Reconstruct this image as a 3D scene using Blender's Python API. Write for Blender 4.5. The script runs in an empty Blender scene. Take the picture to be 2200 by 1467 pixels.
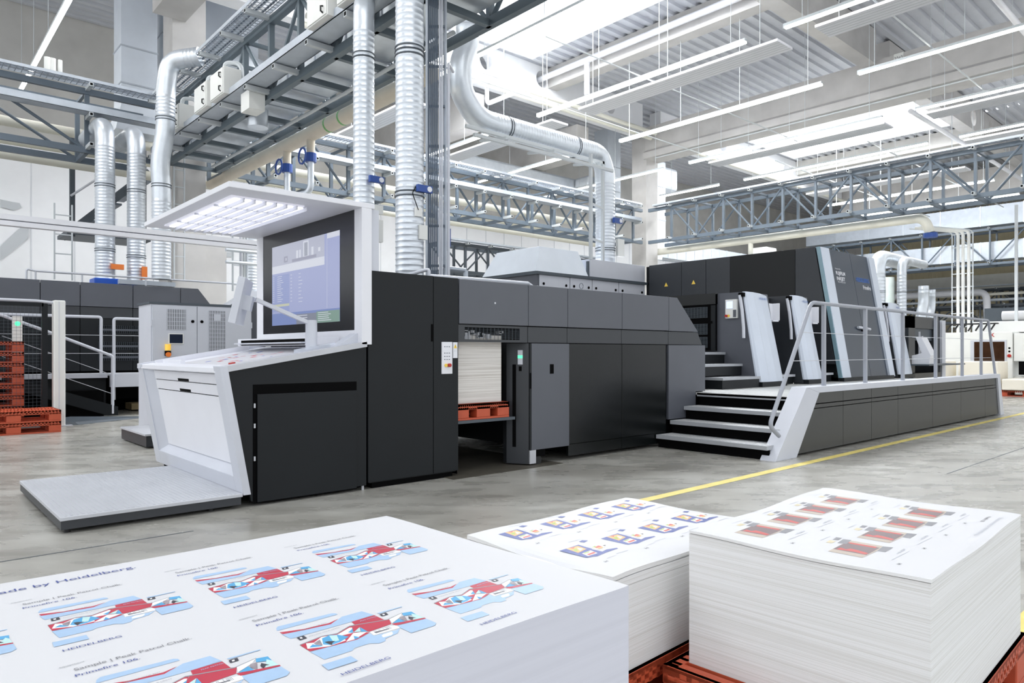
import bpy, bmesh, math, random
from mathutils import Vector, Matrix
random.seed(7)
C = bpy.context.scene.collection
SC = bpy.context.scene
# ---------------------------------------------------------------- camera, sky, exposure
EYE = 1.22
FPX, UX, VY = 1520.0, 1100.0, 757.0
YAW = math.atan2(1700.0, 1520.0)
FW = Vector((math.cos(YAW), math.sin(YAW), 0)); RT = Vector((math.sin(YAW), -math.cos(YAW), 0))
cam_d = bpy.data.cameras.new('camera'); cam = bpy.data.objects.new('camera', cam_d); C.objects.link(cam)
cam.location = (0, 0, EYE); cam.rotation_euler = (math.pi/2, 0, YAW - math.pi/2)
cam_d.sensor_width = 36; cam_d.lens = FPX/2200*36; cam_d.shift_y = (VY-733.5)/2200; cam_d.clip_start = .05; cam_d.clip_end = 300
SC.camera = cam
SC.view_settings.view_transform = 'Standard'; SC.view_settings.look = 'None'
SC.view_settings.gamma = 1; SC.view_settings.use_curve_mapping = False
SC.view_settings.exposure = 0.26
w = bpy.data.worlds.new('overcast_sky'); SC.world = w; w.use_nodes = True
nt = w.node_tree; nt.nodes.clear()
wo = nt.nodes.new('ShaderNodeOutputWorld'); bg = nt.nodes.new('ShaderNodeBackground')
tc = nt.nodes.new('ShaderNodeTexCoord'); sx = nt.nodes.new('ShaderNodeSeparateXYZ'); mr = nt.nodes.new('ShaderNodeMapRange')
mr.inputs['From Min'].default_value = 0; mr.inputs['From Max'].default_value = 1      # overcast sky: zenith three times the horizon
mr.inputs['To Min'].default_value = 1.0; mr.inputs['To Max'].default_value = 3.0
nt.links.new(tc.outputs['Generated'], sx.inputs[0]); nt.links.new(sx.outputs['Z'], mr.inputs['Value'])
bg.inputs['Color'].default_value = (.93, .965, 1, 1)
nt.links.new(mr.outputs[0], bg.inputs['Strength']); nt.links.new(bg.outputs[0], wo.inputs[0])
def daylight(name, x, y, z, sx_, sy_, power):
    l = bpy.data.lights.new(name, 'AREA'); l.shape = 'RECTANGLE'; l.size = sx_; l.size_y = sy_; l.energy = power; l.color = (.94, .97, 1)
    o = bpy.data.objects.new(name, l); C.objects.link(o); o.location = (x, y, z)
daylight('skylight_daylight', 14.2, 14.7, 12.9, 6.6, 7.6, 3200)
daylight('skylight_daylight', -5.6, 14.7, 12.9, 6.6, 7.6, 700)  # lamp for the unseen far left skylight, added to brighten that side
daylight('skylight_daylight', 34.4, 14.7, 12.9, 6.6, 7.6, 3200)
SC.cycles.use_denoising = True
SC.cycles.max_bounces = 8; SC.cycles.diffuse_bounces = 4; SC.cycles.glossy_bounces = 4; SC.cycles.transparent_max_bounces = 12
SC.cycles.caustics_reflective = False; SC.cycles.caustics_refractive = False; SC.cycles.sample_clamp_indirect = 6

# ---------------------------------------------------------------- geometry on measured planes
def ray(u, v): return FW + RT*((u-UX)/FPX) + Vector((0, 0, 1))*((VY-v)/FPX)
CAM = Vector((0, 0, EYE))
def onx(u, v, x): d = ray(u, v); return CAM + d*(x/d.x)
def ony(u, v, y): d = ray(u, v); return CAM + d*(y/d.y)
def onz(u, v, z): d = ray(u, v); return CAM + d*((z-EYE)/d.z)
# ---------------------------------------------------------------- materials
def lin(c):
    c /= 255.0
    return c/12.92 if c <= .04045 else ((c+.055)/1.055)**2.4
MATS = {}
def mat(name, rgb=(200, 200, 200), rough=.5, metal=0.0, var=.06, scale=(3, 3, 3), bump=0, emit=0, alpha=1, spec=.5, detail=3):
    if name in MATS: return MATS[name]
    m = bpy.data.materials.new(name); m.use_nodes = True; n = m.node_tree; b = n.nodes['Principled BSDF']
    col = [lin(x) for x in rgb]
    b.inputs['Roughness'].default_value = rough; b.inputs['Metallic'].default_value = metal
    b.inputs['Specular IOR Level'].default_value = spec
    if emit:
        b.inputs['Emission Color'].default_value = (*col, 1); b.inputs['Emission Strength'].default_value = emit
    if var:
        t = n.nodes.new('ShaderNodeTexCoord'); mp = n.nodes.new('ShaderNodeMapping'); mp.inputs['Scale'].default_value = scale
        nz = n.nodes.new('ShaderNodeTexNoise'); nz.inputs['Scale'].default_value = 1; nz.inputs['Detail'].default_value = detail
        mx = n.nodes.new('ShaderNodeMix'); mx.data_type = 'RGBA'
        lo = [max(0, x*(1-var*2)) for x in col]; hi = [min(1, x*(1+var*2)) for x in col]
        mx.inputs[6].default_value = (*lo, 1); mx.inputs[7].default_value = (*hi, 1)
        n.links.new(t.outputs['Object'], mp.inputs[0]); n.links.new(mp.outputs[0], nz.inputs['Vector'])
        n.links.new(nz.outputs['Fac'], mx.inputs[0]); n.links.new(mx.outputs[2], b.inputs['Base Color'])
        if bump:
            bp = n.nodes.new('ShaderNodeBump'); bp.inputs['Strength'].default_value = bump; bp.inputs['Distance'].default_value = .01
            n.links.new(nz.outputs['Fac'], bp.inputs['Height']); n.links.new(bp.outputs[0], b.inputs['Normal'])
    else:
        b.inputs['Base Color'].default_value = (*col, 1)
    if alpha < 1: b.inputs['Alpha'].default_value = alpha
    MATS[name] = m; return m
DARK = mat('charcoal_lacquer', (26, 29, 32), .42, var=.05, spec=.22)
DARK2 = mat('black_lacquer_gloss', (15, 18, 19), .25, var=.05, spec=.35)
GREY = mat('slate_lacquer', (84, 87, 95), .42, var=.04)
MID = mat('dark_slate_lacquer', (48, 51, 56), .4, var=.04)
BLK = mat('black_void', (5, 5, 6), .8, var=.1, spec=.08)  # black parts, and shade painted into gaps and recesses
WHT = mat('white_lacquer', (228, 229, 235), .4, var=.02)
SILV = mat('silver_lacquer', (200, 203, 212), .42, var=.03, metal=.0)
LBLUE = mat('pale_silver_cover', (205, 213, 226), .35, var=.03)
ALU = mat('brushed_aluminium', (192, 194, 200), .42, metal=.15, var=.06)
TREAD = mat('aluminium_tread', (208, 208, 206), .42, metal=.15, var=.12, scale=(60, 60, 60))
GALV = mat('galvanised_sheet', (214, 220, 227), .36, metal=.55, var=.07, scale=(5, 5, 5))
GALVR = mat('bright_sheet_metal', (220, 227, 236), .42, metal=.15, var=.05, scale=(2, 2, 2))
RAILM = mat('grey_rail_paint', (158, 162, 172), .42, var=.04)
STAIRM = mat('stair_edge_aluminium', (172, 175, 180), .42, metal=.15, var=.06)
GALVD = mat('galvanised_dull', (190, 197, 206), .5, metal=.4, var=.07, scale=(4, 4, 4))
STEEL = mat('blue_grey_steel_paint', (98, 110, 122), .5, var=.06)
STEELD = mat('dark_grey_steel_paint', (72, 80, 88), .5, var=.06)
BRKT = mat('light_grey_bracket_paint', (200, 205, 208), .5, var=.04)
CONC = mat('concrete', (190, 188, 186), .85, var=.13, scale=(1.2, 1.2, 1.2), bump=.2, detail=8)
CONCL = mat('pale_concrete', (206, 204, 200), .85, var=.09, scale=(1.2, 1.2, 1.2), bump=.2, detail=8)
DECKM = mat('roof_sheet', (196, 199, 206), .5, var=.04)
WALLW = mat('white_wall_panel', (244, 245, 248), .6, var=.02)
BEIGE = mat('beige_pipe', (214, 204, 186), .5, var=.05)
CREAM = mat('cream_pipe', (226, 224, 212), .5, var=.04)
RED = mat('orange_red_plastic', (188, 82, 52), .5, var=.10, scale=(9, 9, 9))
PAPER = mat('paper_white', (209, 209, 212), .6, var=.01)
YEL = mat('floor_tape_yellow', (226, 208, 120), .6, var=.08, scale=(8, 8, 8))
BLUE = mat('blue_actuator', (36, 74, 150), .4, var=.06)
ORNG = mat('orange_actuator', (238, 128, 52), .4, var=.05)
LAMP = mat('lamp_diffuser', (255, 253, 248), .5, var=0, emit=20)
TUBEL = mat('console_lamp_tube', (250, 250, 255), .5, var=0, emit=1.5)
CABLE = mat('grey_cable', (96, 108, 124), .5, var=.08)
RUBB = mat('black_rubber', (26, 27, 28), .6, var=.08)
ESTOP = mat('emergency_red', (176, 40, 32), .35, var=.04)
SIGNY = mat('signal_yellow', (242, 206, 84), .5, var=.04)
LOGO = mat('logo_blue', (34, 92, 168), .5, var=.03)
GREENL = mat('green_lamp', (80, 230, 160), .5, var=0, emit=1.2)
INKN = mat('print_navy', (62, 66, 110), .6, var=.03)
PBOX = mat('enclosure_offwhite', (228, 229, 226), .45, var=.03)
GLASSD = mat('dark_tinted_glass', (60, 40, 28), .08, var=.25, scale=(4, 4, 4))

def streaks(name, lo, hi, sc, bump=.35):           # edges of thousands of stacked sheets
    m = bpy.data.materials.new(name); m.use_nodes = True; n = m.node_tree; b = n.nodes['Principled BSDF']
    t = n.nodes.new('ShaderNodeTexCoord'); mp = n.nodes.new('ShaderNodeMapping'); mp.inputs['Scale'].default_value = sc
    nz = n.nodes.new('ShaderNodeTexNoise'); nz.inputs['Scale'].default_value = 1; nz.inputs['Detail'].default_value = 4
    cr = n.nodes.new('ShaderNodeValToRGB'); cr.color_ramp.elements[0].position = .32; cr.color_ramp.elements[1].position = .6
    cr.color_ramp.elements[0].color = (*[lin(x) for x in lo], 1); cr.color_ramp.elements[1].color = (*[lin(x) for x in hi], 1)
    bp = n.nodes.new('ShaderNodeBump'); bp.inputs['Strength'].default_value = bump; bp.inputs['Distance'].default_value = .004
    n.links.new(t.outputs['Object'], mp.inputs[0]); n.links.new(mp.outputs[0], nz.inputs['Vector']); n.links.new(nz.outputs['Fac'], cr.inputs[0])
    n.links.new(cr.outputs[0], b.inputs['Base Color']); n.links.new(nz.outputs['Fac'], bp.inputs['Height']); n.links.new(bp.outputs[0], b.inputs['Normal'])
    b.inputs['Roughness'].default_value = .7; return m
EDGE = streaks('sheet_edges', (216, 215, 212), (233, 233, 233), (.8, .8, 330), .22)
EDGES = streaks('sheet_edges_smooth', (203, 204, 214), (208, 209, 219), (.5, .5, 90), .05)

def floor_material():
    m = bpy.data.materials.new('polished_concrete'); m.use_nodes = True; n = m.node_tree; b = n.nodes['Principled BSDF']
    t = n.nodes.new('ShaderNodeTexCoord')
    def noise(scale, det, sc=(1, 1, 1), dist=0):
        mp = n.nodes.new('ShaderNodeMapping'); mp.inputs['Scale'].default_value = sc; mp.inputs['Rotation'].default_value = (0, 0, .7)
        z = n.nodes.new('ShaderNodeTexNoise'); z.inputs['Scale'].default_value = scale; z.inputs['Detail'].default_value = det; z.inputs['Distortion'].default_value = dist
        m2 = n.nodes.new('ShaderNodeMapping'); m2.inputs['Scale'].default_value = sc; mp.inputs['Scale'].default_value = (1, 1, 1)
        n.links.new(t.outputs['Object'], mp.inputs[0]); n.links.new(mp.outputs[0], m2.inputs[0]); n.links.new(m2.outputs[0], z.inputs['Vector']); return z
    a = noise(.9, 6, (.8, 1.5, 1), .15); c = noise(3.2, 7, (.7, 1.6, 1), .25)
    mixf = n.nodes.new('ShaderNodeMath'); mixf.operation = 'MULTIPLY_ADD'; mixf.inputs[1].default_value = .55
    h = n.nodes.new('ShaderNodeMath'); h.operation = 'MULTIPLY'; h.inputs[1].default_value = .45
    n.links.new(c.outputs['Fac'], h.inputs[0]); n.links.new(a.outputs['Fac'], mixf.inputs[0]); n.links.new(h.outputs[0], mixf.inputs[2])
    cr = n.nodes.new('ShaderNodeValToRGB'); e = cr.color_ramp.elements
    e[0].position = .28; e[0].color = (*[lin(x) for x in (122, 119, 112)], 1); e[1].position = .72; e[1].color = (*[lin(x) for x in (192, 191, 185)], 1)
    k = e.new(.5); k.color = (*[lin(x) for x in (161, 159, 152)], 1)
    n.links.new(mixf.outputs[0], cr.inputs[0]); n.links.new(cr.outputs[0], b.inputs['Base Color'])
    rr = n.nodes.new('ShaderNodeMapRange'); rr.inputs['To Min'].default_value = .2; rr.inputs['To Max'].default_value = .36
    n.links.new(c.outputs['Fac'], rr.inputs['Value']); n.links.new(rr.outputs[0], b.inputs['Roughness'])
    b.inputs['Specular IOR Level'].default_value = .5
    return m
FLOORM = floor_material()

# ---------------------------------------------------------------- mesh collector
class MB:
    def __init__(s): s.v = []; s.f = []; s.mi = []
    def add(s, vs, fs, m=0):
        k = len(s.v); s.v += [Vector(p) for p in vs]; s.f += [tuple(k+i for i in f) for f in fs]; s.mi += [m]*len(fs); return s
    def box(s, x0, x1, y0, y1, z0, z1, m=0):
        return s.add([(x0, y0, z0), (x1, y0, z0), (x1, y1, z0), (x0, y1, z0), (x0, y0, z1), (x1, y0, z1), (x1, y1, z1), (x0, y1, z1)],
                     [(0, 3, 2, 1), (4, 5, 6, 7), (0, 1, 5, 4), (1, 2, 6, 5), (2, 3, 7, 6), (3, 0, 4, 7)], m)
    def prism(s, poly, axis, a, b, m=0):      # poly in the two other axes, extruded along axis from a to b
        def P(p, t): return {'x': (t, p[0], p[1]), 'y': (p[0], t, p[1]), 'z': (p[0], p[1], t)}[axis]
        n = len(poly); vs = [P(p, a) for p in poly] + [P(p, b) for p in poly]
        return s.add(vs, [tuple(range(n-1, -1, -1)), tuple(range(n, 2*n))] + [(i, (i+1) % n, n+(i+1) % n, n+i) for i in range(n)], m)
    def hexa(s, a, b, m=0):                   # two quads
        return s.add(list(a)+list(b), [(3, 2, 1, 0), (4, 5, 6, 7), (0, 1, 5, 4), (1, 2, 6, 5), (2, 3, 7, 6), (3, 0, 4, 7)], m)
    def bar(s, p0, p1, w, h, m=0, up=(0, 0, 1)):
        p0 = Vector(p0); p1 = Vector(p1); d = (p1-p0).normalized(); u = Vector(up)
        if abs(d.dot(u)) > .98: u = Vector((0, 1, 0)) if abs(d.y) < .9 else Vector((1, 0, 0))
        r = d.cross(u).normalized(); q = r.cross(d).normalized(); r *= w/2; q *= h/2
        return s.hexa([p0-r-q, p0+r-q, p0+r+q, p0-r+q], [p1-r-q, p1+r-q, p1+r+q, p1-r+q], m)
    def tube(s, pts, r, n=12, m=0, rb=0, ridge=0, rh=.004, caps=True):
        pts = [Vector(p) for p in pts]; path = []
        for i, p in enumerate(pts):           # round the corners with radius rb
            if rb and 0 < i < len(pts)-1:
                a = (pts[i-1]-p); b = (pts[i+1]-p); t = min(rb, a.length*.49, b.length*.49)
                A = p+a.normalized()*t; B = p+b.normalized()*t
                for k in range(7):
                    q = k/6; path.append(((1-q)**2*A+2*q*(1-q)*p+q*q*B, 0))
            else: path.append((p, 0))
        st = []
        for i, (p, _) in enumerate(path):
            st.append((p, r))
            if ridge and i < len(path)-1:
                d = path[i+1][0]-p; k = int(d.length/ridge)
                if k > 2:
                    e = d.normalized()
                    for j in range(1, k):
                        c = p+e*(j*ridge)
                        st += [(c-e*.011, r), (c-e*.004, r+rh), (c+e*.004, r+rh), (c+e*.011, r)]
        d0 = (st[1][0]-st[0][0]).normalized(); u = Vector((0, 0, 1)) if abs(d0.z) < .9 else Vector((1, 0, 0))
        u = (u-d0*u.dot(d0)).normalized(); vs = []; fs = []
        for i, (p, rad) in enumerate(st):
            a = st[max(i-1, 0)][0]; b = st[min(i+1, len(st)-1)][0]; d = (b-a).normalized()
            u = (u-d*u.dot(d)).normalized(); q = d.cross(u)
            vs += [p+(u*math.cos(2*math.pi*k/n)+q*math.sin(2*math.pi*k/n))*rad for k in range(n)]
            if i: fs += [((i-1)*n+k, (i-1)*n+(k+1) % n, i*n+(k+1) % n, i*n+k) for k in range(n)]
        if caps: fs += [tuple(range(n-1, -1, -1)), tuple((len(st)-1)*n+k for k in range(n))]
        return s.add(vs, fs, m)
    def disc(s, c, nrm, r, n=20, m=0, t=.003):
        c = Vector(c); d = Vector(nrm).normalized(); return s.tube([c, c+d*t], r, n, m)
    def quad(s, *p, m=0): return s.add(p, [tuple(range(len(p)))], m)
    def text(s, txt, origin, xd, yd, size, m=0, lift=.0006, width=None, bold=0):
        cu = bpy.data.curves.new('t', 'FONT'); cu.body = txt; cu.size = size; cu.offset = bold
        ob = bpy.data.objects.new('t', cu); C.objects.link(ob); dg = bpy.context.evaluated_depsgraph_get()
        me = bpy.data.meshes.new_from_object(ob.evaluated_get(dg)); X = Vector(xd).normalized(); Y = Vector(yd).normalized(); N = X.cross(Y)
        k = 1.0
        if width and len(me.vertices): k = width/max(v.co.x for v in me.vertices)
        s.add([Vector(origin)+X*(v.co.x*k)+Y*v.co.y+N*lift for v in me.vertices], [tuple(p.vertices) for p in me.polygons], m)
        bpy.data.objects.remove(ob); bpy.data.curves.remove(cu); bpy.data.meshes.remove(me); return s
    def mesh(s, name, mats, off=Vector((0, 0, 0)), smooth=False):
        me = bpy.data.meshes.new(name); me.from_pydata([p-off for p in s.v], [], s.f)
        for m in (mats if isinstance(mats, (list, tuple)) else [mats]): me.materials.append(m)
        me.polygons.foreach_set('material_index', s.mi)
        if smooth: me.polygons.foreach_set('use_smooth', [True]*len(me.polygons))
        me.update(); me.validate()
        if smooth:
            try: me.set_sharp_from_angle(angle=.7)
            except Exception: pass
        return me
def B(*a, m=0): return MB().box(*a, m=m)
ORG = {}
def thing(name, label, cat, loc=(0, 0, 0), group=None):
    o = bpy.data.objects.new(name, None); C.objects.link(o); o.location = loc; o.empty_display_size = .1
    o['label'] = label; o['category'] = cat
    if group: o['group'] = group
    ORG[o] = Vector(loc); return o
def part(name, mb, mats, parent, smooth=False, bevel=0, label=None, stuff=False):
    me = mb.mesh(name, mats, ORG[parent], smooth); o = bpy.data.objects.new(name, me); C.objects.link(o)
    o.parent = parent; ORG[o] = ORG[parent]
    if bevel:
        bm_ = o.modifiers.new('bevel', 'BEVEL'); bm_.width = bevel; bm_.segments = 2; bm_.limit_method = 'ANGLE'
    if label: o['label'] = label
    if stuff: o['kind'] = 'stuff'
    return o
def solo(name, mb, mats, label, cat, group=None, smooth=False, bevel=0, kind=None):
    lo = Vector([min(p[i] for p in mb.v) for i in range(3)]); hi = Vector([max(p[i] for p in mb.v) for i in range(3)])
    off = Vector(((lo.x+hi.x)/2, (lo.y+hi.y)/2, lo.z))
    o = bpy.data.objects.new(name, mb.mesh(name, mats, off, smooth)); C.objects.link(o); o.location = off; ORG[o] = off
    if kind: o['kind'] = kind
    if label: o['label'] = label
    if cat: o['category'] = cat
    if group: o['group'] = group
    if bevel:
        bm_ = o.modifiers.new('bevel', 'BEVEL'); bm_.width = bevel; bm_.segments = 2; bm_.limit_method = 'ANGLE'
    return o
def struct(name, mb, mats, smooth=False, label=None): return solo(name, mb, mats, label, None, kind='structure', smooth=smooth)
def copy_of(o, loc=None, label=None, parent=None):
    c = o.copy(); C.objects.link(c)
    if parent: c.parent = parent
    if loc is not None: c.location = loc
    if label: c['label'] = label
    for ch in o.children: copy_of(ch, parent=c)
    return c
def plate_holes(mb, plane, at, thick, rect, holes, m=0, n=24):     # plate in x-z (plane 'y') or y-z (plane 'x') with round holes
    cu = bpy.data.curves.new('p', 'CURVE'); cu.dimensions = '2D'; cu.fill_mode = 'BOTH'; cu.extrude = thick/2
    def sp(pts):
        s_ = cu.splines.new('POLY'); s_.points.add(len(pts)-1); s_.use_cyclic_u = True
        for p, q in zip(s_.points, pts): p.co = (q[0], q[1], 0, 1)
    a0, a1, b0, b1 = rect; sp([(a0, b0), (a1, b0), (a1, b1), (a0, b1)])
    for (c0, c1, r) in holes: sp([(c0+r*math.cos(2*math.pi*k/n), c1+r*math.sin(2*math.pi*k/n)) for k in range(n)])
    ob = bpy.data.objects.new('p', cu); C.objects.link(ob); dg = bpy.context.evaluated_depsgraph_get()
    me = bpy.data.meshes.new_from_object(ob.evaluated_get(dg))
    mb.add([(v.co.x, at+v.co.z, v.co.y) if plane == 'y' else (at+v.co.z, v.co.x, v.co.y) for v in me.vertices], [tuple(p.vertices) for p in me.polygons], m)
    bpy.data.objects.remove(ob); bpy.data.curves.remove(cu); bpy.data.meshes.remove(me); return mb
# ================================================================ STRUCTURE
struct('floor', B(-14, 66, -12, 31, -.2, 0), FLOORM)
DZ = 12.2
SKY = [(11, 17.7, 11, 18.7), (31, 37.7, 11, 18.7), (-2, 5, -2, 5), (-9, -2.3, 11, 18.7)]  # openings over the foreground and far left are unseen, added to brighten both
def corrugated(mb, x0, x1, y0, y1, z, p=.42, d=.09):      # ribs run along x
    n = max(1, round((y1-y0)/p)); q = (y1-y0)/n; prof = []
    for i in range(n):
        b = y0+i*q; prof += [(b, z), (b+q*.42, z), (b+q*.52, z+d), (b+q*.9, z+d)]
    prof.append((y1, z)); vs = []
    for (y, zz) in prof: vs += [(x0, y, zz), (x1, y, zz)]
    mb.add(vs, [(2*i+1, 2*i, 2*i+2, 2*i+3) for i in range(len(prof)-1)])
dk = MB()
for a in [(-14, 66, 18.7, 31), (-14, 11, 7.4, 11), (-14, -9, 11, 18.7), (-2.3, 11, 11, 18.7), (17.7, 31, 7.4, 18.7), (37.7, 66, 7.4, 18.7), (11, 17.7, 7.4, 11), (31, 37.7, 7.4, 11), (-14, -2, -12, 7.4), (5, 66, -12, 7.4), (-2, 5, 5, 7.4), (-2, 5, -12, -2)]:
    corrugated(dk, *a, DZ)
struct('ceiling', dk, DECKM)
for i, (a, b, c, d) in enumerate(SKY):
    o = MB()
    for (x0, x1, y0, y1) in ((a-.12, a, c-.12, d+.12), (b, b+.12, c-.12, d+.12), (a, b, c-.12, c), (a, b, d, d+.12)): o.box(x0, x1, y0, y1, DZ-.25, DZ+.9)
    fr = struct('window_%d' % (i+1), o, WALLW)  # also frames the unseen openings added for their light
    g = MB()
    for k in range(1, 5): g.box(a+(b-a)*k/5-.04, a+(b-a)*k/5+.04, c, d, DZ+.8, DZ+.9)
    g.box(a, b, (c+d)/2-.04, (c+d)/2+.04, DZ+.8, DZ+.9)
    part('glazing_bar', g, WALLW, fr)
wb = MB(); wb.box(-14, 66, 27, 27.3, 0, 7.9, m=0); wb.box(-14, 66, 27, 27.3, 7.9, 12.4, m=1)
struct('wall_back', wb, [WALLW, CONCL])
sm = mat('panel_seam', (214, 217, 222), .6, var=.03)
for k, (a, b) in enumerate(((-12, 8), (8, 30), (30, 64))):
    t = MB()
    x = a
    while x < b: t.box(x-.015, x+.015, 26.985, 27.0, 0, 7.9); x += 1.2
    t.box(a, b, 26.98, 27.0, 2.9, 2.96)
    struct('trim_%d' % (k+1), t, sm)
wr = MB(); wr.box(62, 62.3, -12, 31, 0, 12.4)
y = -12
while y < 30: wr.box(61.97, 62, y, y+.12, 0, 12.4); y += .3
struct('wall_right', wr, mat('cream_cladding', (216, 206, 176), .7, var=.08, scale=(.6, .6, .6)))
# concrete frame
def beam(label, x0, x1, y0, y1, z0, z1, m=CONC, holes=None, plane='y'):
    mb = MB()
    if holes: plate_holes(mb, plane, (y0+y1)/2 if plane == 'y' else (x0+x1)/2, (y1-y0) if plane == 'y' else (x1-x0), (x0, x1, z0, z1) if plane == 'y' else (y0, y1, z0, z1), holes)
    else: mb.box(x0, x1, y0, y1, z0, z1)
    return solo('concrete_beam', mb, m, label, 'beam', 'concrete roof beams')
mb = MB().prism([(25.35, 9.83), (26.45, 9.83), (26.45, 10.1), (26.3, 10.22), (26.3, 11.25), (25.5, 11.25), (25.5, 10.22), (25.35, 10.1)], 'y', -1, 19.6)
solo('concrete_beam', mb, CONC, 'deep stained concrete main beam carrying the small number plate', 'beam', 'concrete roof beams')
beam('concrete main beam over the cable truss at the upper left', 5.2, 6.0, 9.0, 19.6, 9.9, 11.4)
beam('concrete main beam far off above the second row of trusses', 45.6, 46.4, -1, 19.6, 9.83, 11.4)
beam('concrete cross beam with round holes, coloured white as lit by the left skylight', 6, 25.2, 19.5, 20.1, 10.9, DZ, WALLW, [(9, 11.65, .32), (16.3, 11.72, .42), (19, 11.72, .32), (23, 11.6, .3)])  # plain concrete given a white colour for the skylight falling on it
beam('concrete cross beam with round holes, coloured white as lit by the glaring skylight', 26.5, 45.5, 19.5, 20.1, 10.9, DZ, WALLW, [(31.7, 11.7, .36), (33.8, 11.65, .34), (35.8, 11.6, .42), (38.3, 11.5, .36)])  # skylight glare put into the beam's white colour here too
beam('grey concrete cross beam meeting the main beam at the top right', 6, 25.3, 9.7, 10.2, 11.05, DZ, CONC)
beam('grey concrete cross beam with bright round holes at the right edge', 26.5, 45.5, 9.7, 10.2, 11.05, DZ, CONC, [(32.1, 11.75, .3), (36.0, 11.6, .38), (38.6, 11.7, .3)])
beam('slim concrete roof beam between skylight and main beam', 19.3, 19.8, 10.2, 19.5, 11.45, DZ, CONC)
beam('slim concrete roof beam far behind the glaring skylight', 39.4, 39.9, 10.2, 19.5, 11.45, DZ, CONCL)
beam('dark concrete beam in the far bay behind the twin vertical ducts', 15.9, 16.6, 20.1, 27, 9.4, 10.7)
beam('dark concrete beam in the far bay behind the ducts on the column', 21.6, 22.3, 20.1, 27, 9.4, 10.7)
for x, lb in ((6.1, 'concrete column standing behind the lit console canopy'), (26.0, 'concrete column with truss joint behind the dark press tower'), (48.2, 'far concrete column behind the press tower ducts')):
    mb = B(x-.42, x+.42, 19.6, 20.4, 0, 11)
    if x < 10: mb.box(x-.5, x+1.0, 19.7, 20.5, 0, 4.3)
    solo('concrete_column', mb, CONC, lb, 'column', 'concrete columns')
sg = thing('number_plate', 'small white number plate on the deep concrete beam', 'sign', tuple(onx(1930, 118, 25.5)))
a = onx(1921, 124, 25.5); b = onx(1941, 112, 25.5)
part('plate', B(25.47, 25.5, b.y, a.y, b.z-.35, b.z), PBOX, sg)
part('lettering', MB().text('3/24/2', (25.468, a.y-.02, b.z-.28), (0, -1, 0), (0, 0, 1), .26, width=(a.y-b.y)*.88), STEELD, sg)
# floor markings
def strip(label, pts, w):
    mb = MB()
    for p, q in zip(pts, pts[1:]):
        p = Vector((*p, .002)); q = Vector((*q, .002)); d = (q-p).normalized(); r = Vector((-d.y, d.x, 0))*w/2
        mb.add([p-r, q-r, q+r, p+r], [(0, 1, 2, 3)])
    return solo('floor_marking', mb, YEL, label, 'floor marking', 'yellow floor lines')
strip('long yellow floor line running past the access platform', [(4.2, 3.62), (30, 3.85)], .1)
strip('short yellow floor line behind the right hand paper stack', [(2.9, .79), (9, .79)], .18)
jt = MB(); jt.box(8.0, 30, 2.38, 2.392, .0005, .0015); jt.box(-3, 1.6, 5.05, 5.062, .0005, .0015)
solo('floor_joint', jt, STEELD, 'thin dark saw cut joint lines in the concrete floor', 'floor joint')
# ================================================================ THE PRESS IN FRONT
Y0 = 5.55                                         # front plane of the press body
# ---- control console
cs = thing('control_console', 'white and charcoal press control console with lit canopy and wall screen', 'console', (2.6, 6.6, 0))
FY, BYY = 5.55, 7.85                               # near and far side
def sidepoly(off=0): return [(1.975, 1.085), (2.165+off, .04), (3.225, .04), (3.225, 1.29)]
for (a, b) in ((FY, FY+.03), (BYY-.03, BYY)):
    part('side_panel', MB().prism(sidepoly(.03), 'y', a, b), DARK, cs)
part('toe_kick', B(2.3, 3.2, FY+.05, BYY-.05, 0.02, .1), BLK, cs)
d = part('recess_shade', B(2.206, 3.128, FY-.002, FY, .02, .965), BLK, cs)  # flat black sheet painted in for the shade around the door
d = part('service_door', B(2.238, 3.122, FY-.016, FY-.004, .03, .888), DARK, cs, bevel=.002)
for z in (.78, .62, .36): part('hinge', B(2.212, 2.224, FY-.012, FY-.003, z, z+.035), ALU, d)
def fx(z): return 1.955+(1.10-z)*.18               # slanted front
def frontq(y0, y1, z0, z1, dx, th):
    return [(fx(z0)+dx, y0, z0), (fx(z0)+dx, y1, z0), (fx(z1)+dx, y1, z1), (fx(z1)+dx, y0, z1)], [(fx(z0)+dx+th, y0, z0), (fx(z0)+dx+th, y1, z0), (fx(z1)+dx+th, y1, z1), (fx(z1)+dx+th, y0, z1)]
# silver frame: near stile, far stile, sill, with splayed inner reveals
fr = MB()
fr.hexa(*frontq(FY-.021, FY+.13, .1, 1.113, -.01, .06)); fr.hexa(*frontq(BYY-.15, BYY+.02, .1, 1.10, -.01, .06)); fr.hexa(*frontq(FY+.13, BYY-.15, .1, .235, -.01, .06))
part('front_frame', fr, SILV, cs, bevel=.003)
rv = MB()
def P(y, z, dx): return (fx(z)+dx, y, z)
i0, i1, j0 = FY+.13, BYY-.15, .235
rv.quad(P(i0, j0, 0), P(i0+.06, j0+.07, .07), P(i0+.06, 1.1, .07), P(i0, 1.1, 0)); rv.quad(P(i1, j0, 0), P(i1, 1.1, 0), P(i1-.13, 1.1, .07), P(i1-.13, j0+.07, .07))
rv.quad(P(i0, j0, 0), P(i1, j0, 0), P(i1-.13, j0+.07, .07), P(i0+.06, j0+.07, .07))
part('frame_reveal', rv, SILV, cs)
part('front_door', MB().hexa(*frontq(i0+.062, i1-.132, j0+.075, .86, .06, .02)), WHT, cs)
for (z0, z1) in ((.868, .955), (.962, 1.045)):
    dr = part('drawer', MB().hexa(*frontq(i0+.062, i1-.132, z0, z1, .056, .02)), WHT, cs)
    part('recessed_grip', MB().hexa(*frontq(6.55, 6.85, z0+.001, z0+.024, .0545, .003)), BLK, dr)
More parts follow.
